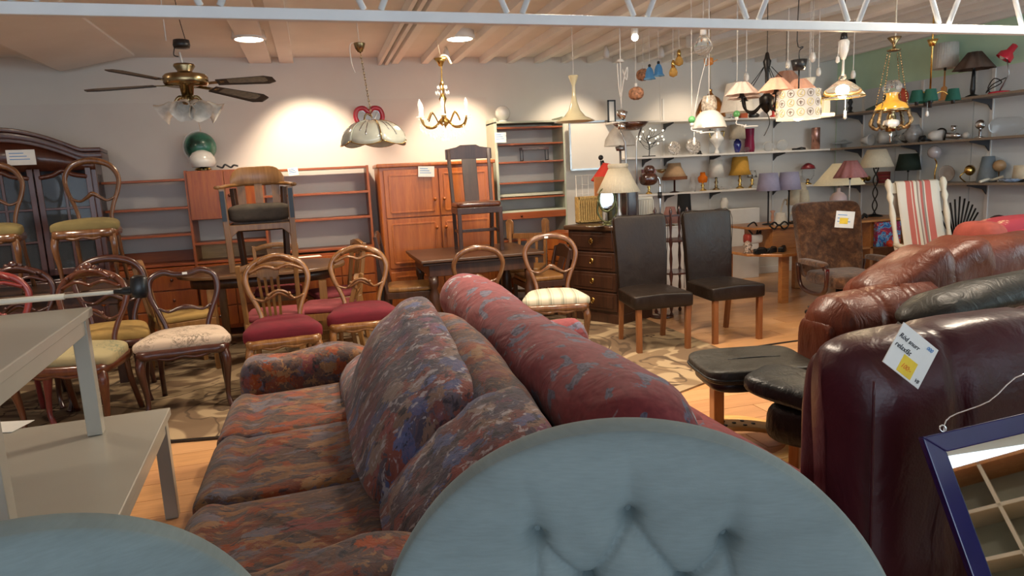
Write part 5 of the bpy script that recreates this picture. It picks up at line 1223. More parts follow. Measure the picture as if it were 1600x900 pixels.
for i in range(17):
    q = -1+2*i/16; x = q*.235; y_ = .262-.06*q*q; zt = .86-.10*abs(q)**6
    secs.append([(x, y_-.012, .71), (x, y_+.016, .71), (x, y_+.022, zt), (x, y_-.006, zt)])
part('crest_rail', G().loft(secs), W_PINE, am, .005)
for x in (-.15, 0, .15): part('back_slat', G().bar((x, .235, .39), (x, .262, .71), .07, .012, up=(0, 1, 0)), W_PINE, am)
# dark oak dining table
dt = thing('dining_table', 'dark oak rectangular draw-leaf table with a high-backed chair standing on it', 'table', (1.44, 6.53, 0))
part('table_top', G().box(-.58, .58, -.53, .53, .715, .742), W_OAKX, dt, .006)
part('draw_leaf', G().box(-.56, .56, -.50, .50, .688, .708), W_OAKX, dt, .004)
part('apron', G().box(-.50, .50, -.45, .45, .58, .688), W_OAK, dt, .004)
for x in (-.46, .46):
    for y_ in (-.41, .41): part('leg', G().lathe([(.04, 0), (.04, .05), (.03, .08), (.05, .2), (.05, .4), (.03, .46), (.045, .5), (.045, .58)], 12, (x, y_, 0)), W_OAK, dt)
slat_chair('tall dark oak chair with solid central splat standing on the dark dining table', (1.52, 6.56, .743), R(-3), W_OAK, W_MAH, 'splat', 1.02, name='high_back_chair')
slat_chair('dark oak chair with pale seat seen side-on at the left of the dark dining table', (.80, 6.50, .0), R(80), W_OAK, W_PINE, 'splat', .98, name='high_back_chair')
slat_chair('walnut chair with two pointed uprights standing behind the dark dining table', (2.14, 7.07, .0), R(-30), W_HON, W_PINE, 'points', .97)
slat_chair('plain dark chair tucked at the right end of the dark dining table', (2.08, 6.38, .0), R(-90), W_OAK, W_PINE, 'splat', .74)

# ================================================================== BLACK LEATHER DINING CHAIRS
def leather_chair(label, loc, rz):
    t = thing('leather_dining_chair', label, 'chair', loc, rz)
    def bk(v): return Vector((v.x*(1+.05*(v.z/.33)), v.y+.06*((v.z+.33)/.66)**2, v.z))
    part('backrest', G().puff((0, .215, .72), (.44, .065, .70), .12, 48, fn=bk, ez=.12), L_DIN, t)
    part('piping', G().tube([(-.225, .245, .40), (-.232, .232, .72), (-.238, .262, 1.05), (0, .262, 1.062), (.238, .262, 1.05), (.232, .232, .72), (.225, .245, .40)], .003, 6), L_DIN, t)
    def st(v): return Vector((v.x*(1-.06*(v.y/.22)), v.y, v.z+(.018*math.cos(v.x*6) if v.z > 0 else 0)+.015*(v.y < -.1)*0))
    part('seat', G().puff((0, -.02, .415), (.475, .50, .115), .14, 48, fn=st, ez=.22), L_DIN, t)
    for s in (-1, 1):
        part('leg', G().bar((s*.205, -.235, 0), (s*.205, -.235, .37), .042), W_LEG, t, .004)
        part('leg', G().bar((s*.19, .25, 0), (s*.195, .20, .37), .038), W_LEG, t, .004)
    return t
leather_chair('black leather high-back dining chair with cherry legs, left one by the chest', (2.60, 4.99, 0.0), R(-6))
leather_chair('black leather high-back dining chair with cherry legs, right one by the lamp table', (3.28, 5.02, 0.0), R(-2))

# turned black etagere
et = thing('whatnot_stand', 'black turned three-tier corner whatnot between the two leather chairs', 'stand', (3.36, 6.0, 0))
for z in (.12, .42, .74): part('tier', G().prism([(-.16, .14), (-.14, -.06), (-.05, -.15), (.06, -.15), (.15, -.06), (.17, .14)], .018, 'z', z), W_MAHD, et, .003)
tp = [(.012, 0), (.02, .02), (.009, .05), (.018, .09), (.022, .12), (.018, .14), (.009, .18), (.016, .26), (.009, .34), (.02, .42), (.009, .47), (.016, .58), (.009, .68), (.02, .74), (.009, .80), (.016, .92), (.009, 1.0), (.018, 1.04), (.006, 1.07), (0, 1.08)]
for x, y_ in ((-.13, .11), (.14, .11), (-.08, -.11), (.10, -.11)): part('spindle', G().lathe(tp, 12, (x, y_, 0)), W_MAHD, et)
part('top_rail', G().bar((-.13, .11, .98), (.14, .11, .98), .02), W_MAHD, et)
wc = solo('white_cabinet', G().box(-.20, .20, -.18, .18, 0, .80).box(-.21, .21, -.19, .18, .80, .82), WHITE, 'small white cabinet standing behind the black whatnot', 'cabinet', (3.75, 6.9, 0), 0, None, .005)
p = at(1070, 332, y=6.9)
table_lamp('table_lamp', 'black rectangular shade lamp on the white cabinet behind the leather chairs', Vector((at(1069, 340, y=6.9).x, 6.9, .82)), at(1069, 303, y=6.9).z-.26-.82, stem(.06, .10, .008), BLACK, (.07, .085, .26), S_BLACK)
table_lamp('table_lamp', 'dusky pink dome shade lamp on the white cabinet behind the whatnot', Vector((at(1046, 340, y=6.8).x, 6.78, .82)), .03, stem(.05, .05), BRASS, (.05, .10, .18), shade('dusky_pink', (.40, .20, .17)))
solo('glass_lamp_pair', G().lathe([(.04, 0), (.05, .1), (.03, .15)], 14, cap=False), S_WHITE, 'small white shade on the floor shelf under the mustard lamp', 'lamp shade', (at(1128, 322, y=7.6).x, 7.55, .90))
solo('storage_box', G().box(-.5, .5, -.12, .12, 0, .9), WHITE, 'low white cupboard against the back wall below the lamp shelves', 'cupboard', (4.95, 7.62, 0), 0, None, .005)

# ================================================================== THINGS ON THE CHEST
ZT = .947
p = at(960, 300, z=1.22); 
pl = Vector((2.80, 6.02, ZT))
t = table_lamp('table_lamp', 'silver candlestick lamp with big cream pleated shade on the dark chest', pl, .30, [(0, 0), (.075, 0), (.07, .015), (.025, .03), (.018, .06), (.028, .09), (.015, .12), (.015, .3), (.01, .34)], plain('satin_silver', (.55, .55, .55), .3, .4, .05, 9), (.085, .205, .235), S_PLEAT, pleat=.012, npl=48)
part('shade_trim', G().lathe([(.088, .228), (.094, .236), (.094, .262), (.088, .27)], 96, (0, 0, .30), cap=False, pleat=.03, np=40), S_PLEAT, t)
t = thing('oval_mirror', 'small oval tilting mirror in ornate green-bronze frame on the dark chest', 'mirror', (2.66, 5.98, ZT), R(-20))
BRZ = plain('verdigris_bronze', (.16, .17, .08), .35, .8, .3, 30)
ov = [(.075*math.cos(a), 0, .24+.11*math.sin(a)) for a in [2*PI*i/20 for i in range(20)]]
part('frame', G().tube(ov, .012, 8, True, 2).wobble(.004, 80), BRZ, t)
part('mirror', G().prism([(a[0]*.95, .24+(a[2]-.24)*.95) for a in ov], .006, 'y', -.003), MIRROR, t)
part('stand', G().tube([(-.08, 0, .24), (-.09, 0, .12), (-.04, 0, .04), (0, 0, .03), (.04, 0, .04), (.09, 0, .12), (.08, 0, .24)], .009, 6).lathe([(0, 0), (.07, 0), (.06, .01), (.015, .03), (0, .04)], 18).wobble(.003, 70), BRZ, t)
solo('silver_tray', G().lathe([(0, 0), (.05, 0), (.09, .008), (.088, .012), (.05, .004), (0, .004)], 24), CHROME, 'little silver dish lying on the left front of the dark chest', 'dish', (2.48, 5.86, ZT))
solo('silver_tray', G().box(-.06, .06, -.02, .02, 0, .008), STEEL, 'flat silver piece lying in front of the candlestick lamp on the chest', 'dish', (2.66, 5.86, ZT), .3)
p = at(948, 250, y=6.6)
t = thing('microphone_lamp', 'black jointed lamp head showing above the red shade', 'lamp', (p.x, 6.75, 0))
part('stem', G().tube([(0, 0, .01), (0, 0, p.z)], .01, 8, sub=1).lathe([(.1, 0), (.1, .02), (0, .03)], 18), STEEL, t)
part('head', G().ball((0, 0, p.z+.03), .028, 10).lathe([(.015, -.14), (.02, -.06), (.01, 0)], 10, (.02, 0, p.z), (-.2, 0, 1)), BLACK, t)
t = thing('globe_lamp', 'green world globe in a white ring behind the white dome lamp', 'globe', (at(311, 230, y=7.5).x, 7.60, 1.666))
p = at(311, 230, y=7.6)
part('globe', G().ball((0, 0, p.z-1.666), .15, 28), plain('green_globe', (.03, .20, .13), .35, 0, .6, 5, coat=.4), t)
part('ring', G().tube([(.165*math.cos(a)*.98, .02, p.z-1.666+.165*math.sin(a)) for a in [PI*.5+PI*1.1*i/12 for i in range(13)]], .008, 6), WHITE, t)
part('foot', G().lathe([(.08, 0), (.07, .02), (.02, .04), (.02, .07)], 18), BRASS, t)
table_lamp('table_lamp', 'white mushroom dome lamp on the wall unit in front of the green globe', Vector((at(317, 262, y=7.45).x, 7.47, 1.655)), .03, stem(.06, .05), ABRASS, None, None)
_o = [o for o in bpy.data.objects if o.get('label', '').startswith('white mushroom')][0]
part('lamp_shade', G().lathe([(.10, 0), (.125, .04), (.12, .09), (.09, .14), (.04, .165), (0, .17)], 28, (0, 0, .035), cap=False), FROST, _o)
solo('black_cable', G().tube([(-.08, 0, .03), (-.03, 0, .01), (.0, 0, .04), (.05, 0, .01), (.08, 0, .03), (.12, 0, .02)], .010, 6), BLACK, 'tangle of black cable on the wall unit right of the mushroom lamp', 'cable', (at(352, 262, y=7.45).x, 7.47, 1.667))

# ================================================================== LAMP TABLE GROUP (right of the leather chairs)
lt = thing('lamp_table', 'low two-level beech table full of lamps and chargers', 'table', (0, 0, 0))
TB = wood('beech_table', (.42, .16, .045), (.58, .26, .08), .35, 'x', 1, .3)
part('lower_top', G().prism([(4.28, 6.1), (4.52, 5.85), (4.95, 5.80), (5.40, 5.94), (5.40, 6.75), (4.28, 6.75)], .03, 'z', .50), TB, lt, .006)
for x, y_ in ((4.62, 5.95), (4.40, 6.62), (5.3, 6.6)): part('leg', G().box(x-.045, x+.045, y_-.03, y_+.03, 0, .5), TB, lt, .004)
part('riser_front', G().box(4.68, 5.22, 6.22, 6.25, .531, .76), TB, lt, .003)
part('riser_side', G().box(4.68, 4.71, 6.25, 6.72, .531, .76), TB, lt, .003); part('riser_side', G().box(5.19, 5.22, 6.25, 6.72, .531, .76), TB, lt, .003)
part('upper_top', G().box(4.42, 5.26, 6.18, 6.76, .76, .785), TB, lt, .005)
t2 = thing('lamp_table', 'beech table with twisted iron lamp on it behind the brown plush chair', 'table', (0, 0, 0))
part('upper_top', G().box(5.42, 6.45, 6.05, 6.72, .76, .785), TB, t2, .005)
part('side_panel', G().box(5.86, 5.90, 6.1, 6.7, 0, .76), TB, t2, .004); part('side_panel', G().box(6.38, 6.42, 6.1, 6.7, 0, .76), TB, t2, .004)
part('lower_shelf', G().box(5.5, 6.38, 6.1, 6.7, .46, .485), TB, t2, .004)
def pt(px, y, z): 
    lo, hi = 200, 700
    for _ in range(30):
        m = (lo+hi)/2
        if at(px, m, y=y).z > z: lo = m
        else: hi = m
    q = at(px, lo, y=y); q.z = z; return q
for px, y, q in ((1200, 6.40, 'left'), (1232, 6.36, 'right')):
    table_lamp('table_lamp', 'black stick lamp with pale lavender drum shade, the %s of the pair' % q, pt(px, y, .786), .37, [(0, 0), (.06, 0), (.06, .01), (.008, .018), (.008, .4)], BLACK, (.095, .125, .19), S_LAV)
for px, y, h, q, rt_ in ((1248, 6.62, .20, 'tallest, at the back', .06), (1243, 6.5, .13, 'slightly lower, tilted', .07), (1255, 6.42, .12, 'in front, blocky', .045)):
    table_lamp('table_lamp', 'small cream card-shade lamp, %s of three by the lavender pair' % q, pt(px, y, .786), h+.06, stem(.05, h+.06, .008), BLACK, (rt_, .105 if q[0] != 'i' else .075, .17), S_CREAM)
solo('mini_lamp', G().lathe([(.075, 0), (.05, .13)], 24, cap=False), S_WHITE, 'small white shade standing between the two lavender lamps', 'lamp shade', pt(1220, 6.28, .786))
solo('wire_arch', G().tube([(-.07, 0, 0), (-.04, 0, .16), (0, 0, .25), (.04, 0, .2), (.06, 0, .05), (.12, 0, .14), (.16, 0, .02)], .010, 8), CREAM, 'cream arched flexible lamp arm behind the small white shade', 'lamp', pt(1226, 6.6, .786))
solo('plug_fitting', G().box(-.02, .02, -.02, .02, 0, .05), WHITE, 'small white cube fitting at the right end of the upper lamp table', 'fitting', pt(1244, 6.25, .786), 0, None, .004)
solo('pink_candle_lamp', G().lathe([(0, 0), (.03, 0), (.012, .02), (.02, .06), (.012, .1), (.03, .13), (0, .14)], 14), S_PINK, 'tiny pink glass lamp on the upper lamp table near its left end', 'lamp', pt(1207, 6.6, .786))
solo('cable_bundle', G().tube([(-.12, -.02, .0), (-.06, -.03, -.04), (.0, -.02, .0), (.06, -.03, -.05), (.12, -.02, -.01), (.06, -.03, .03), (.0, -.02, -.01), (-.06, -.03, .03), (-.12, -.02, 0)], .009, 6), BLACK, 'black cable bundle hanging on the front of the beech riser box', 'cable', at(1215, 351, y=6.205))
t = thing('desk_phone', 'white and red telephone-like gadget with black coiled cord on the lamp table', 'telephone', pt(1176, 6.35, .531))
part('body', G().puff((0, 0, .12), (.20, .12, .10), .4, 20).puff((0, 0, .04), (.12, .1, .09), .5, 16), FROST, t)
part('red_side', G().puff((-.08, -.02, .13), (.06, .1, .10), .5, 14), plain('red_plastic', (.4, .05, .03), .4), t)
part('cord', G().tube([(-.02, -.03, .17), (-.08, -.02, .25), (.0, -.02, .3), (.06, 0, .22), (.02, -.03, .15), (.1, 0, .2), (.08, 0, .1)], .009, 6), BLACK, t)
solo('glass_figure', G().lathe([(0, 0), (.05, 0), (.03, .03), (.05, .08), (.02, .12), (0, .13)], 14), plain('speckled_glass', (.5, .38, .3), .25, 0, .5, 60), 'speckled little glass figure under the telephone on the lamp table', 'ornament', pt(1168, 6.15, .531))
for i, (px, q) in enumerate(((1187, 'leftmost'), (1205, 'middle'), (1222, 'rightmost'))):
    t = thing('charger', 'black adapter brick with cable on the lower lamp table, %s of three' % q, 'adapter', pt(px, 6.02, .531), R(20*i))
    part('brick', G().box(-.06, .06, -.03, .03, 0, .05), BLACK, t, .006); part('cable', G().tube([(-.08, 0, .01), (-.04, -.03, .06), (.0, .0, .06), (.05, -.02, .055), (.09, 0, .01)], .006, 6), BLACK, t)
# pink urn lamp, striped fan lamp, twisted iron lamp
def pt2(px, y, z=.786): return pt(px, y, z)
table_lamp('urn_lamp', 'pale pink urn lamp with wide floral cream shade above the brown plush chair', pt2(1309, 6.44), .385, [(0, 0), (.085, 0), (.09, .02), (.095, .18), (.09, .25), (.06, .29), (.02, .31), (.02, .35)], plain('pale_pink_ceramic', (.66, .50, .52), .3, 0, .05, 9, coat=.5), (.07, .27, .24), S_FLO)
table_lamp('stick_lamp', 'thin white stick lamp with pink and grey striped fan shade', pt2(1326, 6.08), .47, [(0, 0), (.07, 0), (.07, .01), (.006, .02), (.006, .5)], WHITE, (.06, .16, .18), shade('pink_striped_fan', (.56, .24, .23)), pleat=.11, npl=9)
t = table_lamp('iron_lamp', 'twisted black iron lamp with cream empire shade on the right lamp table', pt2(1366, 6.40), .56, [(0, 0), (.09, 0), (.08, .012), (.02, .03)], BLKM, (.10, .185, .20), S_CREAM)
for ph in (0, PI): part('twist', G().tube([(.024*math.sin(ph+z*22), .024*math.cos(ph+z*22), .02+z) for z in [i*.54/24 for i in range(25)]], .007, 6, sub=2), BLKM, t)
solo('cable_coil', G().tube([(-.15, 0, .02), (-.1, .02, .05), (-.05, -.02, .02), (0, .0, .05), (.04, 0, .02)], .018, 8), BLACK, 'thick black cable coil on the right lamp table beside the iron lamp', 'cable', pt2(1350, 6.2))
t = thing('brass_cluster', 'cluster of brass fittings on the lowest shelf behind the striped fan shade', 'fitting', on('low', 1345, 'r')); part('cup', G().lathe([(0, 0), (.05, .01), (.06, .06), (0, .05)], 16, (0, 0, .03), (-.6, -.6, .4)).ball((.08, -.03, .05), .035, 12).ball((-.08, .03, .04), .03, 12), BRASS, t)
t = thing('printed_box', 'shiny picture box in blue, red and purple under the right lamp table', 'box', Vector((at(1388, 375, y=6.0).x, 6.02, .486)), R(-10))
pbm, nt, b = base('blue_red_print', .25); v = coords(nt); n = nz(nt, v, 11, 3, .5, 1.5)
nt.links.new(ramp(nt, n.outputs[0], [(.3, (.02, .10, .35)), (.42, (.12, .35, .60)), (.48, (.30, .01, .05)), (.56, (.18, .01, .10)), (.62, (.75, .10, .03)), (.7, (.4, .5, .6))], 'CONSTANT'), b.inputs['Base Color'])
part('box', G().box(-.14, .14, -.03, .03, 0, .27), pbm, t, .006)
solo('red_ball', G().ball((0, 0, .04), .04, 14), plain('orange_red_ball', (.75, .07, .02), .35), 'small orange-red ball in front of the printed box', 'ball', Vector((at(1388, 385, y=5.95).x, 5.93, .486)))
# ================================================================== BROWN PLUSH CHAIR
t = thing('plush_armchair', 'brown plush swivel armchair with price card and chromed arm frames', 'armchair', (4.68, 5.22, 0), R(-10))
def bkp(v): return Vector((v.x*(1+.06*(v.z/.35)), v.y+.14*(max(0, v.z+.35)/.7)**1.2+.03*math.cos(v.x*5), v.z))
part('backrest', G().puff((.01, .16, .70), (.64, .12, .72), .30, 56, fn=bkp, ez=.25).wobble(.006, 9), PLUSH, t)
part('seat', G().puff((0, -.10, .37), (.54, .56, .13), .22, 40, ez=.4).wobble(.005, 9), PLUSH, t)
for s in (-1, 1):
    part('armrest', G().puff((s*.335, -.10, .53), (.09, .42, .055), .4, 24, ez=.6), PLUSH, t)
    part('arm_frame', G().tube([(s*.335, -.29, .50), (s*.335, -.33, .47), (s*.335, -.31, .30), (s*.31, -.1, .24), (s*.31, .14, .28), (s*.335, .16, .50)], .020, 8, nrm=(1, 0, 0)), W_MAHD, t)
    part('front_clip', G().bar((s*.335, -.335, .40), (s*.335, -.335, .50), .035, .02), CHROME, t)
part('pedestal', G().lathe([(.04, .09), (.035, .30)], 14, cap=True), BLKM, t)
for k in range(5):
    a = k*2*PI/5+.3; d = Vector((math.cos(a), math.sin(a), 0))
    f_ = part('foot', G().tube([(0, 0, .11), tuple(d*.28+Vector((0, 0, .07)))], [.025, .016], 8, sub=1), CHROME, t)
    part('castor', G().lathe([(.025, -.012), (.025, .012)], 14, tuple(d*.28+Vector((0, 0, .026))), (-d.y, d.x, 0)), BLACK, f_)
card = paper(1320, 343, 5.10, .18, .15, 'folded white price card with yellow patch pinned on the brown plush chair', R(-10), R(6))
part('yellow_patch', G().box(-.05, .03, -.0035, -.002, -.04, .015), YELLOW, card)
# ---- white rocking chair with striped runner
rp = at(1433, 385, y=4.55)
t = thing('rocking_chair', 'cream painted turned rocking chair draped with a striped woven runner', 'rocking chair', (rp.x+.27, 4.60, 0), R(-15))
def turned(a, b_, r=.022):
    a, b_ = Vector(a), Vector(b_); L_ = (b_-a).length
    return G().lathe([(r*.9, 0), (r*1.1, L_*.06), (r*.6, L_*.12), (r, L_*.3), (r*.65, L_*.45), (r*1.05, L_*.62), (r*.6, L_*.74), (r*1.15, L_*.8), (r*.7, L_*.86), (r*1.2, L_*.93), (r*.8, L_*.98), (0, L_)], 14, tuple(a), tuple(b_-a))
for s in (-1, 1):
    part('back_post', turned((s*.235, .12, .42), (s*.25, .36, 1.26), .026), CREAM, t)
    part('arm', G().tube([(s*.25, .2, .68), (s*.27, 0, .67), (s*.27, -.25, .66)], .022, 8), CREAM, t)
    part('arm_post', turned((s*.25, -.2, .42), (s*.265, -.22, .66)), CREAM, t)
    for y_ in (-.2, .15): part('leg', turned((s*.22, y_, .42), (s*.25, y_*1.15, .06)), CREAM, t)
    part('rocker', G().tube([(s*.25, -.48, .12), (s*.25, -.2, .035), (s*.25, .1, .02), (s*.25, .42, .08), (s*.25, .6, .16)], .018, 8), CREAM, t)
part('top_rail', G().box(-.25, .25, .345, .37, 1.12, 1.22, Matrix.Rotation(R(-14), 3, 'X')), CREAM, t, .008)
part('seat', G().puff((0, -.03, .43), (.52, .48, .045), .3, 28), CREAM, t)
part('lower_rail', G().box(-.25, .25, .16, .19, .52, .58), CREAM, t, .006)
secs = []
prf = [(.40, .92), (.398, 1.2), (.375, 1.235), (.35, 1.22), (.31, 1.05), (.25, .85), (.17, .60), (.13, .47), (.0, .46), (-.2, .46), (-.27, .44), (-.28, .36)]
g = G(); nx = 12; vs = []
for (y_, z) in prf:
    for i in range(nx+1): vs.append((-.19+.38*i/nx, y_-.03+.004*math.sin(i*1.3+z*6), z))
g.add(vs, [(j*(nx+1)+i, j*(nx+1)+i+1, (j+1)*(nx+1)+i+1, (j+1)*(nx+1)+i) for j in range(len(prf)-1) for i in range(nx)])
o = solo('woven_runner', g, RUNNER, 'long runner with red, brown and cream stripes over the cream rocking chair', 'runner', t.location, R(-15))
md = o.modifiers.new('s', 'SOLIDIFY'); md.thickness = .006
RUNNER.node_tree.nodes['Mapping'].inputs['Location'].default_value = (.25, 0, 0)
# ---- black fan of rods, pink daisy sofa behind
p = at(1503, 385, y=4.9)
t = thing('rod_fan', 'black metal fan of twisted rods standing behind the daisy sofa', 'fire screen', (p.x, 4.95, 0))
for k in range(11):
    a = R(-36+k*7.2); L_ = .44-.07*abs(k-5)/5*1.4
    part('rod', G().tube([(.05*math.sin(a), 0, .62), ((.05+L_)*math.sin(a), 0, .62+L_*math.cos(a))], .008, 6, sub=1), BLKM, t)
part('foot', G().box(-.12, .12, -.06, .06, 0, .02).box(-.01, .01, -.01, .01, 0, .64), BLKM, t)
ds = thing('daisy_sofa', 'pink and red sofa with cream daisies at the right edge beyond the chestnut one', 'sofa', (4.80, 3.78, 0), R(-2))
part('base', G().puff((.35, 0, .24), (1.9, .85, .38), .15, 32), F_DAISY, ds)
part('backrest', G().puff((.35, -.30, .62), (1.9, .24, .62), .25, 40, ez=.35), F_DAISY, ds)
part('arm_cushion', G().puff((-.44, -.22, .83), (.20, .34, .32), .6, 32, ez=.6), plain('coral_fabric', (.34, .07, .05), .85, 0, .1, 20), ds)
part('back_cushion', G().puff((.24, -.22, .84), (1.36, .26, .34), .25, 40, ez=.45), F_DAISY, ds)
part('back_cushion', G().puff((.24, -.34, .70), (1.50, .16, .26), .25, 40, ez=.45), F_DAISY, ds)
p = at(1577, 346, y=4.6)
t = thing('helmet_ornament', 'dark glossy round helmet-like ornament showing above the daisy sofa', 'ornament', (p.x, 4.7, 0))
part('ball', G().ball((0, 0, p.z-.02), (.09, .09, .075), 18), plain('dark_red_gloss', (.05, .01, .015), .1, 0, .3, 9, coat=1), t)
part('stand', G().lathe([(.12, 0), (.12, .02), (.012, .03), (.012, p.z-.08)], 16), BLKM, t)

# ================================================================== STOOLS
FRW = wood('warm_beech_leg', (.50, .18, .05), (.66, .29, .09), .35, 'z', 1, .3)
def stool(label, c, rz, sx, sy, yellow=True):
    t = thing('footstool', label, 'footstool', (c[0], c[1], 0), rz)
    def f_(v):
        z = v.z+(.02*(v.y/(sy/2))**2 if v.z > 0 else 0); return Vector((v.x, v.y, z))
    part('cushion', G().puff((0, 0, .405), (sx, sy, .085), .38, 48, fn=f_, ez=.5), L_STO, t)
    part('piping', G().tube([(math.copysign(abs(math.cos(a))**.38, math.cos(a))*sx*.5, math.copysign(abs(math.sin(a))**.38, math.sin(a))*sy*.5, .402) for a in [2*PI*i/40 for i in range(40)]], .007, 6, True, 1), L_BLK, t)
    part('seam', G().tube([(-sx*.22, 0, .447), (0, .005, .45), (sx*.25, 0, .447)], .004, 5), L_BLK, t)
    part('under_pad', G().puff((0, 0, .355), (sx*.9, sy*.88, .07), .4, 30), BLACK, t)
    part('leg', G().bar((-sx*.32, 0, .03), (-sx*.32, 0, .36), .055, .075, up=(0, 1, 0)), FRW, t, .006)
    part('leg', G().bar((sx*.32, 0, .03), (sx*.32, 0, .36), .055, .075, up=(0, 1, 0)), FRW, t, .006)
    part('foot_rail', G().tube([(-sx*.34, -.22, .02), (-sx*.34, 0, .04), (-sx*.34, .22, .02)], .022, 8).tube([(sx*.34, -.22, .02), (sx*.34, 0, .04), (sx*.34, .22, .02)], .022, 8), FRW, t)
    return t
stool('recliner footstool with dark grey leather cushion standing in open floor', (2.13, 2.98), R(-12), .60, .46)
# recliner seen end-on behind the burgundy sofa: second stool and yellow ring base
t = thing('footstool', 'second black leather footstool tipped behind the burgundy sofa, on a beech leg', 'footstool', (2.09, 2.44, 0), R(-62))
part('cushion', G().puff((0, 0, .42), (.62, .34, .11), .4, 40, rot=Matrix.Rotation(R(6), 3, 'Y'), ez=.55), L_BLK, t)
part('under_pad', G().puff((-.03, .04, .26), (.40, .26, .2), .5, 30).wobble(.01, 8), L_BLK, t)
part('leg', G().bar((.22, -.04, .02), (.22, -.04, .40), .06, .08, up=(0, 1, 0)), FRW, t, .006)
part('leg', G().bar((-.12, .06, .02), (-.12, .06, .3), .05, .07, up=(0, 1, 0)), FRW, t, .006)
rb = thing('rocker_base', 'curved pale wood swivel base with dark screw holes on the floor by the footstools', 'chair base', (2.02, 2.98, 0), R(-20))
def band(r0, r1, a0_, a1_, z0, z1, th=.03, n=18):
    secs = []
    for i in range(n+1):
        q = i/n; a = R(a0_+(a1_-a0_)*q); z = z0+(z1-z0)*math.sin(q*PI)
        secs.append([(r0*math.cos(a), r0*math.sin(a), z), (r1*math.cos(a), r1*math.sin(a), z), (r1*math.cos(a), r1*math.sin(a), z+th), (r0*math.cos(a), r0*math.sin(a), z+th)])
    return G().loft(secs)
part('ring', band(.26, .33, 0, 350, .002, .002, .03, 40), W_YEL, rb, .006)
part('cross_bar', G().loft([[(x, -.06, .03+.05*math.cos(x*5)), (x, .06, .03+.05*math.cos(x*5)), (x, .06, .055+.05*math.cos(x*5)), (x, -.06, .055+.05*math.cos(x*5))] for x in [-.29+.58*i/14 for i in range(15)]]), W_YEL, rb, .006)
for x, y_ in ((-.1, 0), (-.05, .03), (-.05, -.03), (.0, .0), (.05, .03), (.05, -.03), (.1, 0)): part('screw_hole', G().lathe([(.011, 0), (.011, .003), (0, .003)], 10, (x, y_, .0555+.05*math.cos(x*5))), BLACK, rb)
sc2 = thing('wooden_scoop', 'curved pale wood chair leg lying in front of the swivel base', 'chair leg', (2.12, 2.66, 0), R(25))
part('leg', G().loft([[(x, -.05*w_, z), (x, .05*w_, z), (x, .05*w_, z+.022), (x, -.05*w_, z+.022)] for x, z, w_ in [(-.24+.48*i/12, .002+.06*(i/12-.5)**2*4*.6, .6+.6*math.sin(i/12*PI)) for i in range(13)]]), W_YEL, sc2, .006)

# ================================================================== WHITE STACKED TABLES
def side_table(label, xr, yf, w_, d_, z0, h, rz):
    """xr, yf: far right corner of the top"""
    t = thing('side_table', label, 'table', (xr, yf, z0), rz)
    part('table_top', G().box(-w_, 0, -d_, 0, h-.035, h), TABLEW, t, .004)
    part('apron', G().box(-w_+.02, -.02, -d_+.02, -.02, h-.10, h-.035), TABLEW, t, .004)
    for x in (-w_+.015, -.07):
        for y_ in (-d_+.015, -.07): part('leg', G().box(x, x+.055, y_, y_+.055, 0, h-.035), TABLEW, t, .003)
    return t
side_table('grey-white side table stacked on top of another, its corner near the carved chairs', -.90, 3.06, .62, 1.12, .50, .515, R(4))
side_table('lower grey-white side table standing on the floor below the stacked one', -.71, 3.26, .92, 1.15, 0, .498, R(3))
solo('paper_sheet', G().box(-.10, .10, -.07, .07, 0, .002), PAPER, 'white paper lying on the left of the lower side table', 'paper', (at(0, 668, z=.5).x, at(0, 668, z=.5).y, .5005), R(-15))
a, b_ = at(0, 469, y=3.1), at(182, 453, y=3.1)
t = thing('walking_crutch', 'beige metal pole with black rubber end lying across the stacked tables', 'pole', (b_.x, 3.1, b_.z-.008), 0)
dv = a-b_
part('pole', G().tube([(0, 0, 0), tuple(dv*.48)], .0085, 10, sub=1), CREAM, t); part('pole_sleeve', G().tube([tuple(dv*.46), tuple(dv*1.6)], .0125, 10, sub=1), CREAM, t)
part('rubber_end', G().lathe([(.010, -.01), (.017, .03), (.022, .07), (.03, .085)], 14, (0, 0, 0), tuple(-dv)).lathe([(.03, -.045), (.036, -.02), (.032, .035), (.02, .045)], 14, (.085, 0, .015), (.1, 0, 1)), BLACK, t)
pz = .5+.515
part('support_prop', G().tube([tuple(dv*1.3), tuple(dv*1.3+Vector((0, -.2, pz-(b_.z-.008)-dv.z*1.3)))], .008, 8, sub=1), CREAM, t)

# ================================================================== FLORAL SOFA
fs_ = thing('floral_sofa', 'long sofa in brushed multicolour rust, grey and blue upholstery seen from its end', 'sofa', (0, 0, 0))
part('base', G().puff((.14, 2.67, .20), (1.10, 2.10, .34), .12, 40, ez=.2), F_SOFA, fs_)
def seatf(v):
    z = v.z
    if z > 0: z += .012*math.sin(v.x*38)+.006*math.sin(v.y*15)
    return Vector((v.x, v.y, z))
for yc in (1.98, 2.62, 3.22):
    part('seat_cushion', G().puff((-.13, yc, .36), (.72, .64, .18), .13, 88, fn=seatf, ez=.3), F_SEAT, fs_)
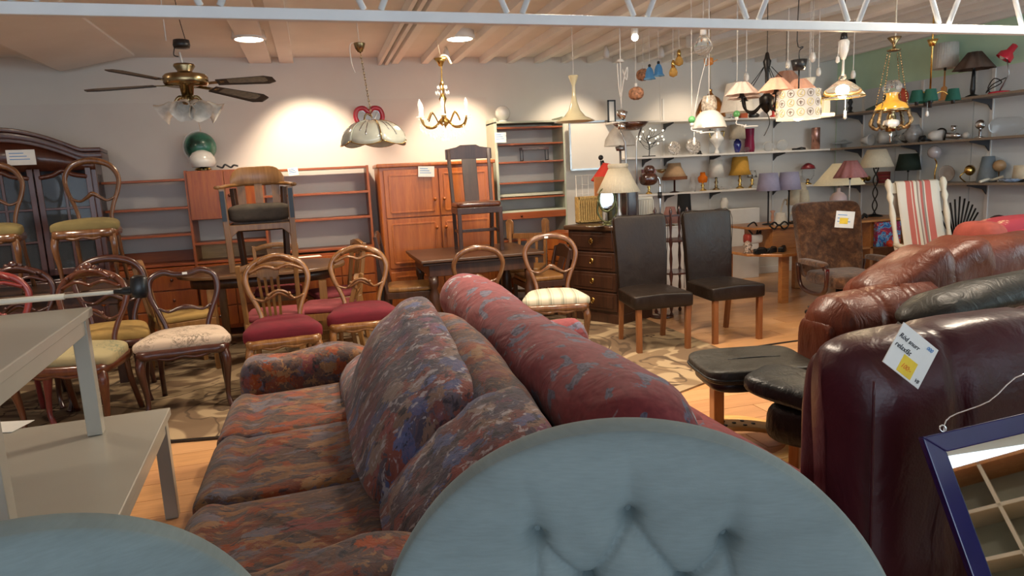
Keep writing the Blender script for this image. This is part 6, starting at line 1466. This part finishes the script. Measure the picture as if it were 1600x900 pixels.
# back frame with a rounded top, sweeping camel-back
secs = []
for i in range(41):
    q = i/40; y_ = 1.50+2.28*q; zt = .70+.17*math.sin(min(1, max(0, (q-.05)*1.15))*PI)**.8*(.75+.25*q)
    e = min(1, min(q, 1-q)*14+.25)
    pr = []
    for k in range(16):
        a = 2*PI*k/16; r_ = .085*e
        cz_ = zt-.07
        x = .52+r_*math.cos(a)*1.1; z = cz_+r_*math.sin(a) if math.sin(a) > 0 else cz_+ (math.sin(a))*(cz_-.08)
        pr.append((x, y_, z))
    secs.append(pr)
part('back_frame', G().loft(secs).wobble(.008, 6), F_SOFA, fs_)
def back_cushion(y0, y1, ztop, zbot, lean, th, seed, xb=.12, bul=.06):
    secs = []; n = 26
    for i in range(n+1):
        q = i/n; y_ = y0+(y1-y0)*q; e = (1-abs(2*q-1)**5)**.45 if 0 < q < 1 else .03
        zt = zbot+(ztop(q)-zbot)*(.80+.20*e); pr = []
        for k in range(40):
            a = 2*PI*k/40; c_, s_ = math.cos(a), math.sin(a)
            u = math.copysign(abs(c_)**.75, c_)*th/2*(.45+.55*e); v_ = math.copysign(abs(s_)**.6, s_)
            h = (v_+1)/2
            bx = -bul*math.sin(h*PI)*e
            tuft = .010*math.sin(h*34+seed)*(1 if c_ < 0 else .4)*e
            z = zbot+(zt-zbot)*h; x = xb+lean*h**1.1+u+(bx+tuft if c_ < 0 else 0)
            pr.append((x, y_+.008*math.sin(h*15+seed), z))
        secs.append(pr)
    return G().loft(secs)
part('back_cushion', back_cushion(3.02, 3.62, lambda q: .70-.05*q, .40, .26, .20, 1), F_CUSH, fs_)
part('back_cushion', back_cushion(2.02, 3.16, lambda q: .80+.17*q**1.3, .40, .26, .22, 3, .15, .07), F_CUSH, fs_)
part('back_cushion', back_cushion(1.60, 2.05, lambda q: .77+.04*q, .40, .36, .20, 5, .17, .05), F_CUSH, fs_)
def armf(v): return Vector((v.x, v.y+.02*math.sin(v.x*9), v.z+.014*math.sin(v.x*14)))
part('arm', G().puff((-.10, 3.72, .365), (.72, .26, .44), .35, 56, fn=armf, ez=.42), F_SOFA, fs_)
part('arm', G().puff((-.08, 1.47, .38), (.74, .26, .46), .35, 56, fn=armf, ez=.42), F_SOFA, fs_)

# ================================================================== RED SOFA (back to back with the floral one)
rs = thing('red_sofa', 'red printed sofa with long bolster-like back roll, back to back with the floral sofa', 'sofa', (0, 0, 0))
secs = []
for i in range(61):
    q = i/60; y_ = 1.42+2.50*q; e = min(1, (1-abs(2*q-1)**14)**.5+.02)
    zc = .725+.055*q+.010*math.sin(q*9); xc = .79-.01*q; r_ = (.160-.01*q)*e*(1+.05*math.sin(q*21)*.5)
    secs.append([(xc+r_*math.cos(a)*(1.0 if math.cos(a) < 0 else 1.12), y_, zc+r_*math.sin(a)*.95) for a in [2*PI*k/28 for k in range(28)]])
part('back_roll', G().loft(secs).wobble(.014, 5), F_RED, rs)
part('back', G().puff((.86, 2.62, .42), (.30, 2.30, .60), .15, 30), F_RED, rs)
part('base', G().puff((1.20, 2.62, .20), (.80, 2.20, .34), .15, 30), F_RED, rs)
for yc in (2.12, 2.66, 3.16): part('seat_cushion', G().puff((1.20, yc, .36), (.62, .56, .16), .25, 32, ez=.5).wobble(.006, 8), F_RED, rs)
def rollarm(y_, x0, x1, zc=.50, r_=.12):
    secs = []
    for i in range(17):
        q = i/16; e = (1-max(0, (q-.8)/.2)**3*.75); secs.append([(x0+(x1-x0)*q, y_+r_*e*math.cos(a), zc+r_*e*math.sin(a)) for a in [2*PI*k/24 for k in range(24)]])
    return G().loft(secs)
part('arm', rollarm(3.62, .95, 1.46).wobble(.008, 6), F_RED, rs); part('arm', rollarm(1.66, .98, 1.36, .38, .13).wobble(.012, 6), F_RED, rs)
part('arm_panel', G().box(.95, 1.46, 3.52, 3.70, .10, .50), F_RED, rs, .02); part('arm_panel', G().box(.95, 1.40, 1.58, 1.76, .06, .38), F_RED, rs, .02)

# ================================================================== LEATHER SOFAS AT THE RIGHT
def rest(v): return v
bs = thing('burgundy_sofa', 'burgundy leather recliner sofa in the right foreground, seen from behind', 'sofa', (1.40, 1.46, 0), R(-4))
def slab(x0, x1, y0, y1, z0, ztop, seed, seams=()):
    """puffy leather back, rounded over the top"""
    secs = []; n = 48
    for i in range(n+1):
        q = i/n; x = x0+(x1-x0)*q; e = min(1, (1-abs(2*q-1)**10)**.5+.02)
        zt = ztop(q); d = 0
        for s_ in seams: d += math.exp(-((q-s_)/.012)**2)
        pr = []
        for k in range(44):
            a = 2*PI*k/44; c_, s2 = math.cos(a), math.sin(a)
            yy = math.copysign(abs(c_)**.55, c_); zz = math.copysign(abs(s2)**.42, s2)
            h = (zz+1)/2; th = (y1-y0)/2*(e*(1-.10*d))*(1+.05*math.sin(h*9+seed))
            top = z0+(zt-z0)*(.90+.10*e)-.018*d
            pr.append((x, (y0+y1)/2+yy*th+.05*(h-.5), z0+(top-z0)*h))
        secs.append(pr)
    return G().loft(secs)
part('backrest', slab(0.0, 1.10, 0, .30, .12, lambda q: .915+.04*math.sin(q*PI*.8), 1, (.30, .68)).wobble(.008, 6), L_BURG, bs)
part('side_wing', G().puff((.16, .22, .46), (.24, .28, .80), .35, 48, ez=.35).wobble(.010, 5), L_BURG, bs)
part('piping', G().tube([(.04, .012, .84), (.035, .0, .6), (.04, .0, .35), (.06, .01, .15)], .004, 6), L_BURG, bs)
part('seat', G().puff((.78, .50, .30), (.56, .50, .26), .25, 40, ez=.4), L_BURG, bs)
part('arm', G().puff((1.14, .45, .40), (.18, .85, .60), .3, 36, ez=.4), L_BURG, bs)
part('foot', G().box(.1, .9, .1, .7, 0, .10), BLACK, bs)

br = thing('chestnut_sofa', 'chestnut brown leather sofa with pleated rolled arm behind the burgundy one', 'sofa', (2.42, 2.72, 0), R(-2))
def cren(v):
    return Vector((v.x, v.y, v.z))
secs = []
for i in range(33):   # left arm: roll sloping up into the back
    q = i/32; x = .0+.66*q; e = min(1, q*5+.45) if q < .2 else 1
    zc = .605+.045*q; r_ = .155*e*(1-.05*sum(math.exp(-((q-s_)/.02)**2) for s_ in (.45, .72))*3)
    secs.append([(x, .15+r_*1.15*math.cos(a), zc+r_*math.sin(a)) for a in [2*PI*k/26 for k in range(26)]])
part('arm', G().loft(secs).wobble(.012, 7), L_BRN, br)
part('arm_front', G().puff((.05, .16, .33), (.13, .26, .62), .35, 30, ez=.3).wobble(.006, 7), L_BRN, br)
part('wood_trim', G().tube([(-.01, .02, .56), (.03, .0, .40), (.05, .0, .05)], [.012, .02, .03], 8), W_LEG, br)
part('arm_panel', G().box(.08, .75, .05, .27, .06, .58), L_BRN, br, .02)
def backpuff(cx, sx, zc, sz, tilt, seed):
    return G().puff((cx, .26, zc), (sx, .34, sz), .42, 64, rot=Matrix.Rotation(R(tilt), 3, 'Y'), ez=.5).wobble(.022, 4.5, seed)
part('back_cushion', backpuff(.66, .50, .735, .34, -28, 1), L_BRN, br)
part('back_cushion', backpuff(.95, .40, .80, .34, -24, 2), L_BRN, br)
part('back_cushion', backpuff(1.42, .95, .80, .36, 0, 3), L_BRN, br)
part('back', G().puff((1.25, .42, .48), (1.6, .26, .66), .3, 40).wobble(.01, 5), L_BRN, br)
part('seat', G().puff((1.25, .12, .32), (1.3, .4, .22), .3, 36), L_BRN, br)
g = G()
for k in range(9): g.tube([(1.36+.03*k, .1, .90+.008*k), (1.39+.03*k, .085, .86+.006*k)], .006, 5, sub=1)
part('stitching', g, L_BRN, br)

bl = thing('black_armchair', 'black leather armchair with rolled top between the chestnut and burgundy sofas', 'armchair', (2.37, 2.15, 0), R(-2))
secs = []
for i in range(33):
    q = i/32; x = -.02+.95*q; e = min(1, (q*6)**.5+.05) if q < .17 else 1; zc = .765+.085*math.sin(min(1, q*1.1)*PI/2); r_ = .085*e
    secs.append([(x, .12+r_*1.5*math.cos(a), zc+r_*.9*math.sin(a)) for a in [2*PI*k/24 for k in range(24)]])
part('top_roll', G().loft(secs).wobble(.008, 6), L_STO, bl)
part('backrest', slab(.0, .92, .02, .24, .12, lambda q: .74+.10*math.sin(min(1, q*1.1)*PI/2), 4), L_BLK, bl)
part('piping', G().tube([(.02, -.01, .70), (.2, -.02, .77), (.5, -.02, .80), (.9, -.02, .81)], .005, 6), L_STO, bl)
part('seat', G().puff((.5, .25, .34), (.8, .12, .2), .3, 30), L_BLK, bl)

# price card on the burgundy sofa, with its handwriting
pc = at(1423, 556, y=1.43)
t = thing('price_card', 'large white handwritten price card with yellow sticker on the burgundy sofa back', 'price card', pc)
t.scale = (1.28,)*3
cw, chh = .115, .098
part('card', G().box(-cw/2, cw/2, -.001, .001, -chh/2, chh/2), PAPER, t)
YW = Matrix.Rotation(PI/2, 4, 'X')
def wr_(body, size, x, z, ang, mat, nm_='writing'):
    g = text_g(body, size, .0004, .3); part(nm_, xf(g, Matrix.Translation((x, -.0022, z)) @ Matrix.Rotation(-R(ang), 4, 'Y') @ YW), mat, t)
wr_('Röd snurr', .015, -.053, .018, 0, INK); wr_('relaxfåt', .016, -.053, -.003, 0, INK); wr_('VB', .011, .036, -.041, 0, INK)
wr_('000', .012, .026, .033, 0, INKB)
yp = part('yellow_sticker', G().box(-.018, .026, -.0018, -.001, -.045, -.006), YELLOW, t)
wr_('100:-', .015, -.014, -.033, 0, INKR)
t.rotation_euler = (R(-8), R(38), R(-4))

# ================================================================== BLUE VELVET CHAIRS
BW, BH = .455, .40
btn = [(-.165, -.190), (0, -.152), (.165, -.195), (-.075, -.272), (.09, -.272), (-.165, -.355), (.01, -.355), (.175, -.355)]
lines = [(0, 3), (3, 1), (1, 4), (4, 2), (3, 5), (3, 6), (4, 6), (4, 7), (0, 5), (2, 7)]
folds = [(0, -.04), (1, -.03), (2, -.04)]
def bluechair(label, loc, rz):
    t = thing('velvet_tub_chair', label, 'armchair', loc, rz)
    top = .0
    g = G(); nu, nv = 150, 120; vs = []
    def hgt(x, z, rim):
        d = .055*math.sqrt(1-rim**3.2) if rim < 1 else 0
        hh = .0
        for bx, bz in btn:
            r2 = ((x-bx)**2+(z-bz)**2); hh -= .026*math.exp(-r2/(.015**2))+.016*math.exp(-r2/(.050**2))
        for i_, j_ in lines:
            ax, az = btn[i_]; cx, cz_ = btn[j_]; dx, dz = cx-ax, cz_-az; L2 = dx*dx+dz*dz
            q = max(0, min(1, ((x-ax)*dx+(z-az)*dz)/L2)); dd = math.hypot(x-ax-q*dx, z-az-q*dz)
            hh -= .013*math.exp(-(dd/.005)**2)+.004*math.exp(-(dd/.018)**2)
        for i_, zt in folds:
            bx, bz = btn[i_]
            if z > bz: dd = abs(x-bx*(1+.12*(z-bz)/.15)); fade = max(0, 1-(z-bz)/.13); hh -= .014*fade*math.exp(-(dd/(.012 if x < bx*(1+.12*(z-bz)/.15) else .022))**2)
        return (d+hh)
    for j in range(nv+1):
        # rows from bottom (z=-.62) to the crown (z=0)
        zz = -.62+.62*math.sin(j/nv*PI/2)
        if zz > -BH: hw = BW*math.sqrt(max(0, 1-((zz+BH)/BH)**2))
        else: hw = BW+.06*((-BH-zz)/.22)**1.5
        for i in range(nu+1):
            u = -1+2*i/nu; u = math.sin(u*PI/2); x = u*hw
            rim = max(abs(u), 0) if zz < -BH else min(1, math.hypot(x/BW, (zz+BH)/BH))
            if zz < -BH: rim = abs(u)
            y_ = -hgt(x, zz, rim)-.10*abs(x/BW)**2.2*min(1, max(0, -zz/.4))
            vs.append((x, y_+.02, zz))
    fs = [(j*(nu+1)+i, j*(nu+1)+i+1, (j+1)*(nu+1)+i+1, (j+1)*(nu+1)+i) for j in range(nv) for i in range(nu)]
    g.add(vs, fs); Z0 = .93
    g.v = [(x, y_, z+Z0) for x, y_, z in g.v]
    part('inner_back', g, V_BLUE, t)
    # outer shell: rolled rim and back
    secs = []
    for s_ in range(9):
        q = s_/8; sc_ = 1-.18*(q**2.5); yy = .02+.13*q; pr = []
        for k in range(61):
            a = PI*k/60; x = BW*math.cos(a); z = -BH+BH*math.sin(a)
            bend = -.10*abs(x/BW)**2.2*min(1, max(0, -z/.4))
            pr.append((x*sc_*(1+.03*math.sin(q*PI)), yy+bend, Z0-BH+(z+BH)*sc_*(1+.03*math.sin(q*PI)) ))
        pr = [(pr[0][0]*1.12, pr[0][1]-.06*(1-q), .34)]+pr+[(pr[-1][0]*1.12, pr[-1][1]-.06*(1-q), .34)]
        secs.append(pr)
    part('outer_shell', G().loft(secs, closed=False), V_BLUE, t)
    cp = secs[-1]; part('back_panel', G().add([(a_[0], a_[1], a_[2]) for a_ in cp], [tuple(range(len(cp)))], False), V_BLUE, t)
    for bx, bz in btn: part('button', G().puff((bx, .018-(hgt(bx, bz, .6)+.008)-.10*abs(bx/BW)**2.2*min(1, -bz/.4), Z0+bz), (.021, .012, .021), 1, 14), V_BLUE, t)
    part('seat', G().puff((0, -.26, .36), (.66, .50, .16), .35, 36, ez=.5), V_BLUE, t)
    part('seat_base', G().puff((0, -.22, .24), (.76, .58, .14), .3, 30), V_BLUE, t)
    for s in (-1, 1):
        part('arm', G().puff((s*.42, -.18, .42), (.16, .50, .36), .45, 32, ez=.5), V_BLUE, t)
        for y_ in (-.42, .05): part('leg', G().lathe([(.014, 0), (.02, .05), (.028, .2)], 12, (s*.30, y_, 0)), W_MAHD, t)
    return t
b1 = bluechair('deep-buttoned blue-grey velvet tub chair filling the centre foreground', (.480, 1.02, .072), R(-22))
b2 = dup(b1, 'blue-grey velvet tub chair in the bottom left corner, only its crown showing', (-.57, 1.17, -.005), R(18))

# ================================================================== BLUE FRAMED MIRROR
mir = thing('framed_mirror', 'mirror in a glossy deep blue frame leaning on the burgundy sofa', 'mirror', at(1442, 683, y=1.22))
BLF = plain('cobalt_frame', (.008, .007, .085), .2, 0, .08, 9, coat=.35)
mw, mh, fw = .62, .85, .045
part('frame', G().prism([(0, 0), (mw, 0), (mw-fw, -fw), (fw, -fw)], .022, 'y', 0).prism([(0, 0), (fw, -fw), (fw, -mh+fw), (0, -mh)], .022, 'y', 0).prism([(mw, 0), (mw, -mh), (mw-fw, -mh+fw), (mw-fw, -fw)], .022, 'y', 0).prism([(0, -mh), (fw, -mh+fw), (mw-fw, -mh+fw), (mw, -mh)], .022, 'y', 0), BLF, mir, .003)
part('mirror', G().box(fw-.003, mw-fw+.003, .006, .009, -mh+fw-.003, -fw+.003), MIRROR, mir)
part('backing', G().box(.01, mw-.01, .010, .021, -mh+.01, -.01), BLACK, mir)
part('hanging_wire', G().tube([(.06, .01, .0), (.09, .012, .03), (.2, .012, .045), (.32, .01, .09), (.5, .012, .03), (.56, .01, .0)], .0018, 5), CHROME, mir)
part('screw_eye', G().tube([(.06+.008*math.cos(a*PI/4), .008, .008+.008*math.sin(a*PI/4)) for a in range(8)], .0022, 5, True, 1), CHROME, mir)
mir.rotation_euler = (R(-24), R(-8), R(-10))
# pale bookcase standing behind the photographer; it shows only in the mirror
bc = thing('bookcase', 'pale open bookcase reflected in the blue framed mirror', 'bookcase', (2.5, -1.25, 0), R(204))
CARD = plain('pale_green_board', (.50, .54, .46), .6, 0, .04, 4)
for x in (-.62, -.31, 0, .31, .62): part('upright', G().box(x-.01, x+.01, -.16, .16, 0, 1.50), CREAM, bc, .002)
for z in (.06, .30, .54, .78, 1.02, 1.26, 1.49): part('shelf', G().box(-.62, .62, -.16, .16, z-.01, z+.01), CREAM if z < 1.4 else W_BEECH, bc, .002)
part('back_panel', G().box(-.62, .62, .15, .16, .06, 1.49), CARD, bc)
